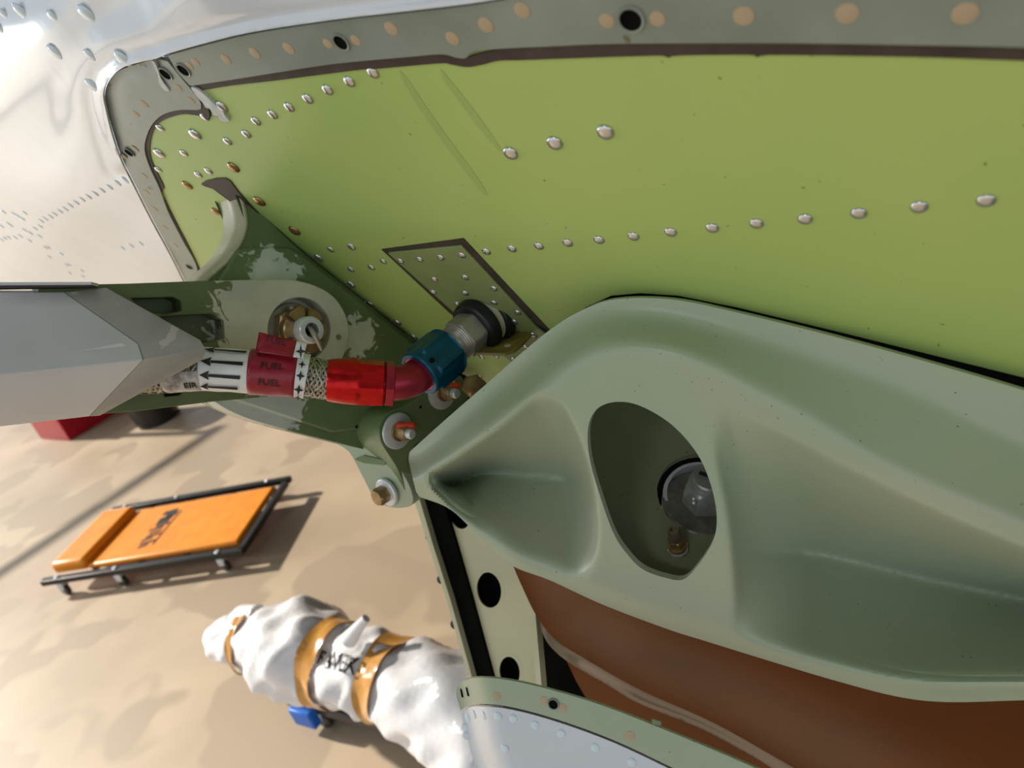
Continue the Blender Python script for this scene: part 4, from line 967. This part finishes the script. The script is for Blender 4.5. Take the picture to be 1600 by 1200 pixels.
def band(xa, xb, k=1.05):
    xs = [x for x, y, r in axis_px]; V = []; Fc = []
    for i in range(5):
        t = xa + (xb - xa) * i / 4
        p = np.array([np.interp(t, xs, [q[c_] for q in wp]) for c_ in range(3)]); r = np.interp(t, xs, rad)
        p2 = np.array([np.interp(t + 12, xs, [q[c_] for q in wp]) for c_ in range(3)]); d = nrm(p2 - p); u = nrm(ez - d * (ez @ d)); v = np.cross(d, u)
        for j in range(n):
            a = j / n * 2 * math.pi; V.append(p + (u * math.cos(a) + v * math.sin(a)) * r * (k + .03 * math.sin(3 * a + t * .1) + .03 * math.sin(5 * a + t)))
    for i in range(4):
        for j in range(n): q2 = (j + 1) % n; Fc.append((i * n + j, i * n + q2, (i + 1) * n + q2, (i + 1) * n + j))
    return mobj('tape_band', V, Fc, MT['ptape'], wr, True, 70)
band(386, 402, 1.08); band(514, 536, 1.12); band(600, 630, 1.10)
# hanging flap of film and a film ear
V = [on_height(455, 1050, .25), on_height(510, 1045, .25), on_height(512, 1085, .14), on_height(500, 1108, .08), on_height(476, 1108, .08), on_height(458, 1085, .14)]
V = [np.array(p) for p in V]
o = mobj('film_flap', V, [(0, 1, 2, 5), (5, 2, 3, 4)], MT['film'], wr); sdm = o.modifiers.new('thick', 'SOLIDIFY'); sdm.thickness = .004
ear = tube('film_ear', MT['film'], [on_height(545, 1000, .44), on_height(556, 985, .47), on_height(572, 966, .50)], [.025, .018, .012], wr, 12)
cap = tube('film_cap', MT['film'], [on_height(366, 975, .33), on_height(382, 966, .36), on_height(404, 962, .38)], [.035, .045, .035], wr, 14)
TV3, TF3 = text_mesh('RAVEX', .056, .001)
# print laid on the film facing up and toward the lens
i0 = min(range(K), key=lambda i: abs((lambda c: c[0] / c[2] * F + 800)(np.linalg.inv(M) @ (np.array(wps[i][:3]) - EYE)) - 568))
pc = np.array(wps[i0][:3]); rr = wps[i0][3]; d = nrm(np.array(wps[i0 + 1][:3]) - pc); u = nrm(ez - d * (ez @ d)); v = np.cross(d, u)
if v @ (EYE - pc) < 0: v = -v
V = []
sg = 1 if v @ np.cross(d, u) > 0 else -1
for x, y, z in TV3:
    an = (.50 - y / rr) ; t = i0 + x / np.linalg.norm(np.array(wps[i0 + 1][:3]) - pc); k0 = int(t); ft = t - k0
    q0 = np.array(wps[k0][:3]) * (1 - ft) + np.array(wps[k0 + 1][:3]) * ft; r0 = wps[k0][3] * (1 - ft) + wps[k0 + 1][3] * ft; A_ = sg * an
    f0 = 1 + .05 * math.sin(3 * A_ + t * .35) + .045 * math.sin(5 * A_ - t * .5 + 1) + .03 * math.sin(9 * A_ + t * 1.1) + .03 * math.sin(t * .9 + 2 * A_)
    V.append(q0 + (u * math.cos(an) + v * math.sin(an)) * (r0 * f0 + .010))
mobj('lettering', V, TF3, MT['ink'], film, False)
# dolly below
dol = thing('dolly', 'blue dolly block with caster wheel under the wrapped white part', 'dolly', on_height(505, 1130, 0))
c = on_height(490, 1100, .075); da = d * np.array((1, 1, 0)); da = nrm(da); db = np.cross(ez, da)
V, Fc = box_vf(c, da * .045, db * .060, ez * .035); bev(mobj('block', V, Fc, MT['blue'], dol), .006)
V, Fc = box_vf(c + da * .33 + db * .02 + ez * .02, da * .42, db * .05, ez * .02); bev(mobj('deck', V, Fc, MT['wheel'], dol), .006)
for p in (on_height(512, 1132, 0), on_height(436, 1082, 0), on_height(690, 1190, 0)):
    t = bpy.data.objects.new('caster', None); t.empty_display_size = .02; link(t, dol, p)
    lathe('wheel', MT['wheel'], p + ez * .035 - db * .014, db, [(0, .026), (.003, .035), (.025, .035), (.028, .026), (.0285, .010)], t, 28)
    V, Fc = box_vf(p + ez * .06, da * .014, db * .02, ez * .018); bev(mobj('fork', V, Fc, MT['zinc'], t), .004)

# ================================================================== RED BOX, BLACK BIN
b0_ = on_height(110, 689, 0); bx = nrm(on_height(166, 655, 0) - b0_); by = nrm(on_height(66, 661, 0) - b0_); by = nrm(by - bx * (by @ bx))
rb = thing('tool_chest', 'red tool chest on the floor behind the grey strut cover', 'box', b0_)
V, Fc = box_vf(b0_ + bx * .32 + by * .22 + ez * .16, bx * .32, by * .22, ez * .16); bev(mobj('body', V, Fc, MT['redbox'], rb), .01)
V, Fc = box_vf(b0_ + bx * .32 + by * .22 + ez * .335, bx * .325, by * .225, ez * .015); bev(mobj('lid', V, Fc, MT['redbox'], rb), .006)
V, Fc = box_vf(b0_ + bx * .32 + by * -.012 + ez * .2, bx * .08, by * .012, ez * .012); bev(mobj('handle', V, Fc, MT['zinc'], rb), .004)
kb = on_height(249, 655, 0)
bk = thing('waste_bin', 'black round bin on the floor below the green fork end', 'bin', kb)
lathe('tub', MT['blkmetal'], kb, (0, 0, 1), [(0, .14), (.01, .155), (.30, .175), (.31, .18), (.31, .165), (.03, .14)], bk, 36)
lathe('rim', MT['rubber'], kb + ez * .295, (0, 0, 1), [(0, .178), (.004, .186), (.018, .186), (.022, .18)], bk, 36, (False, False))
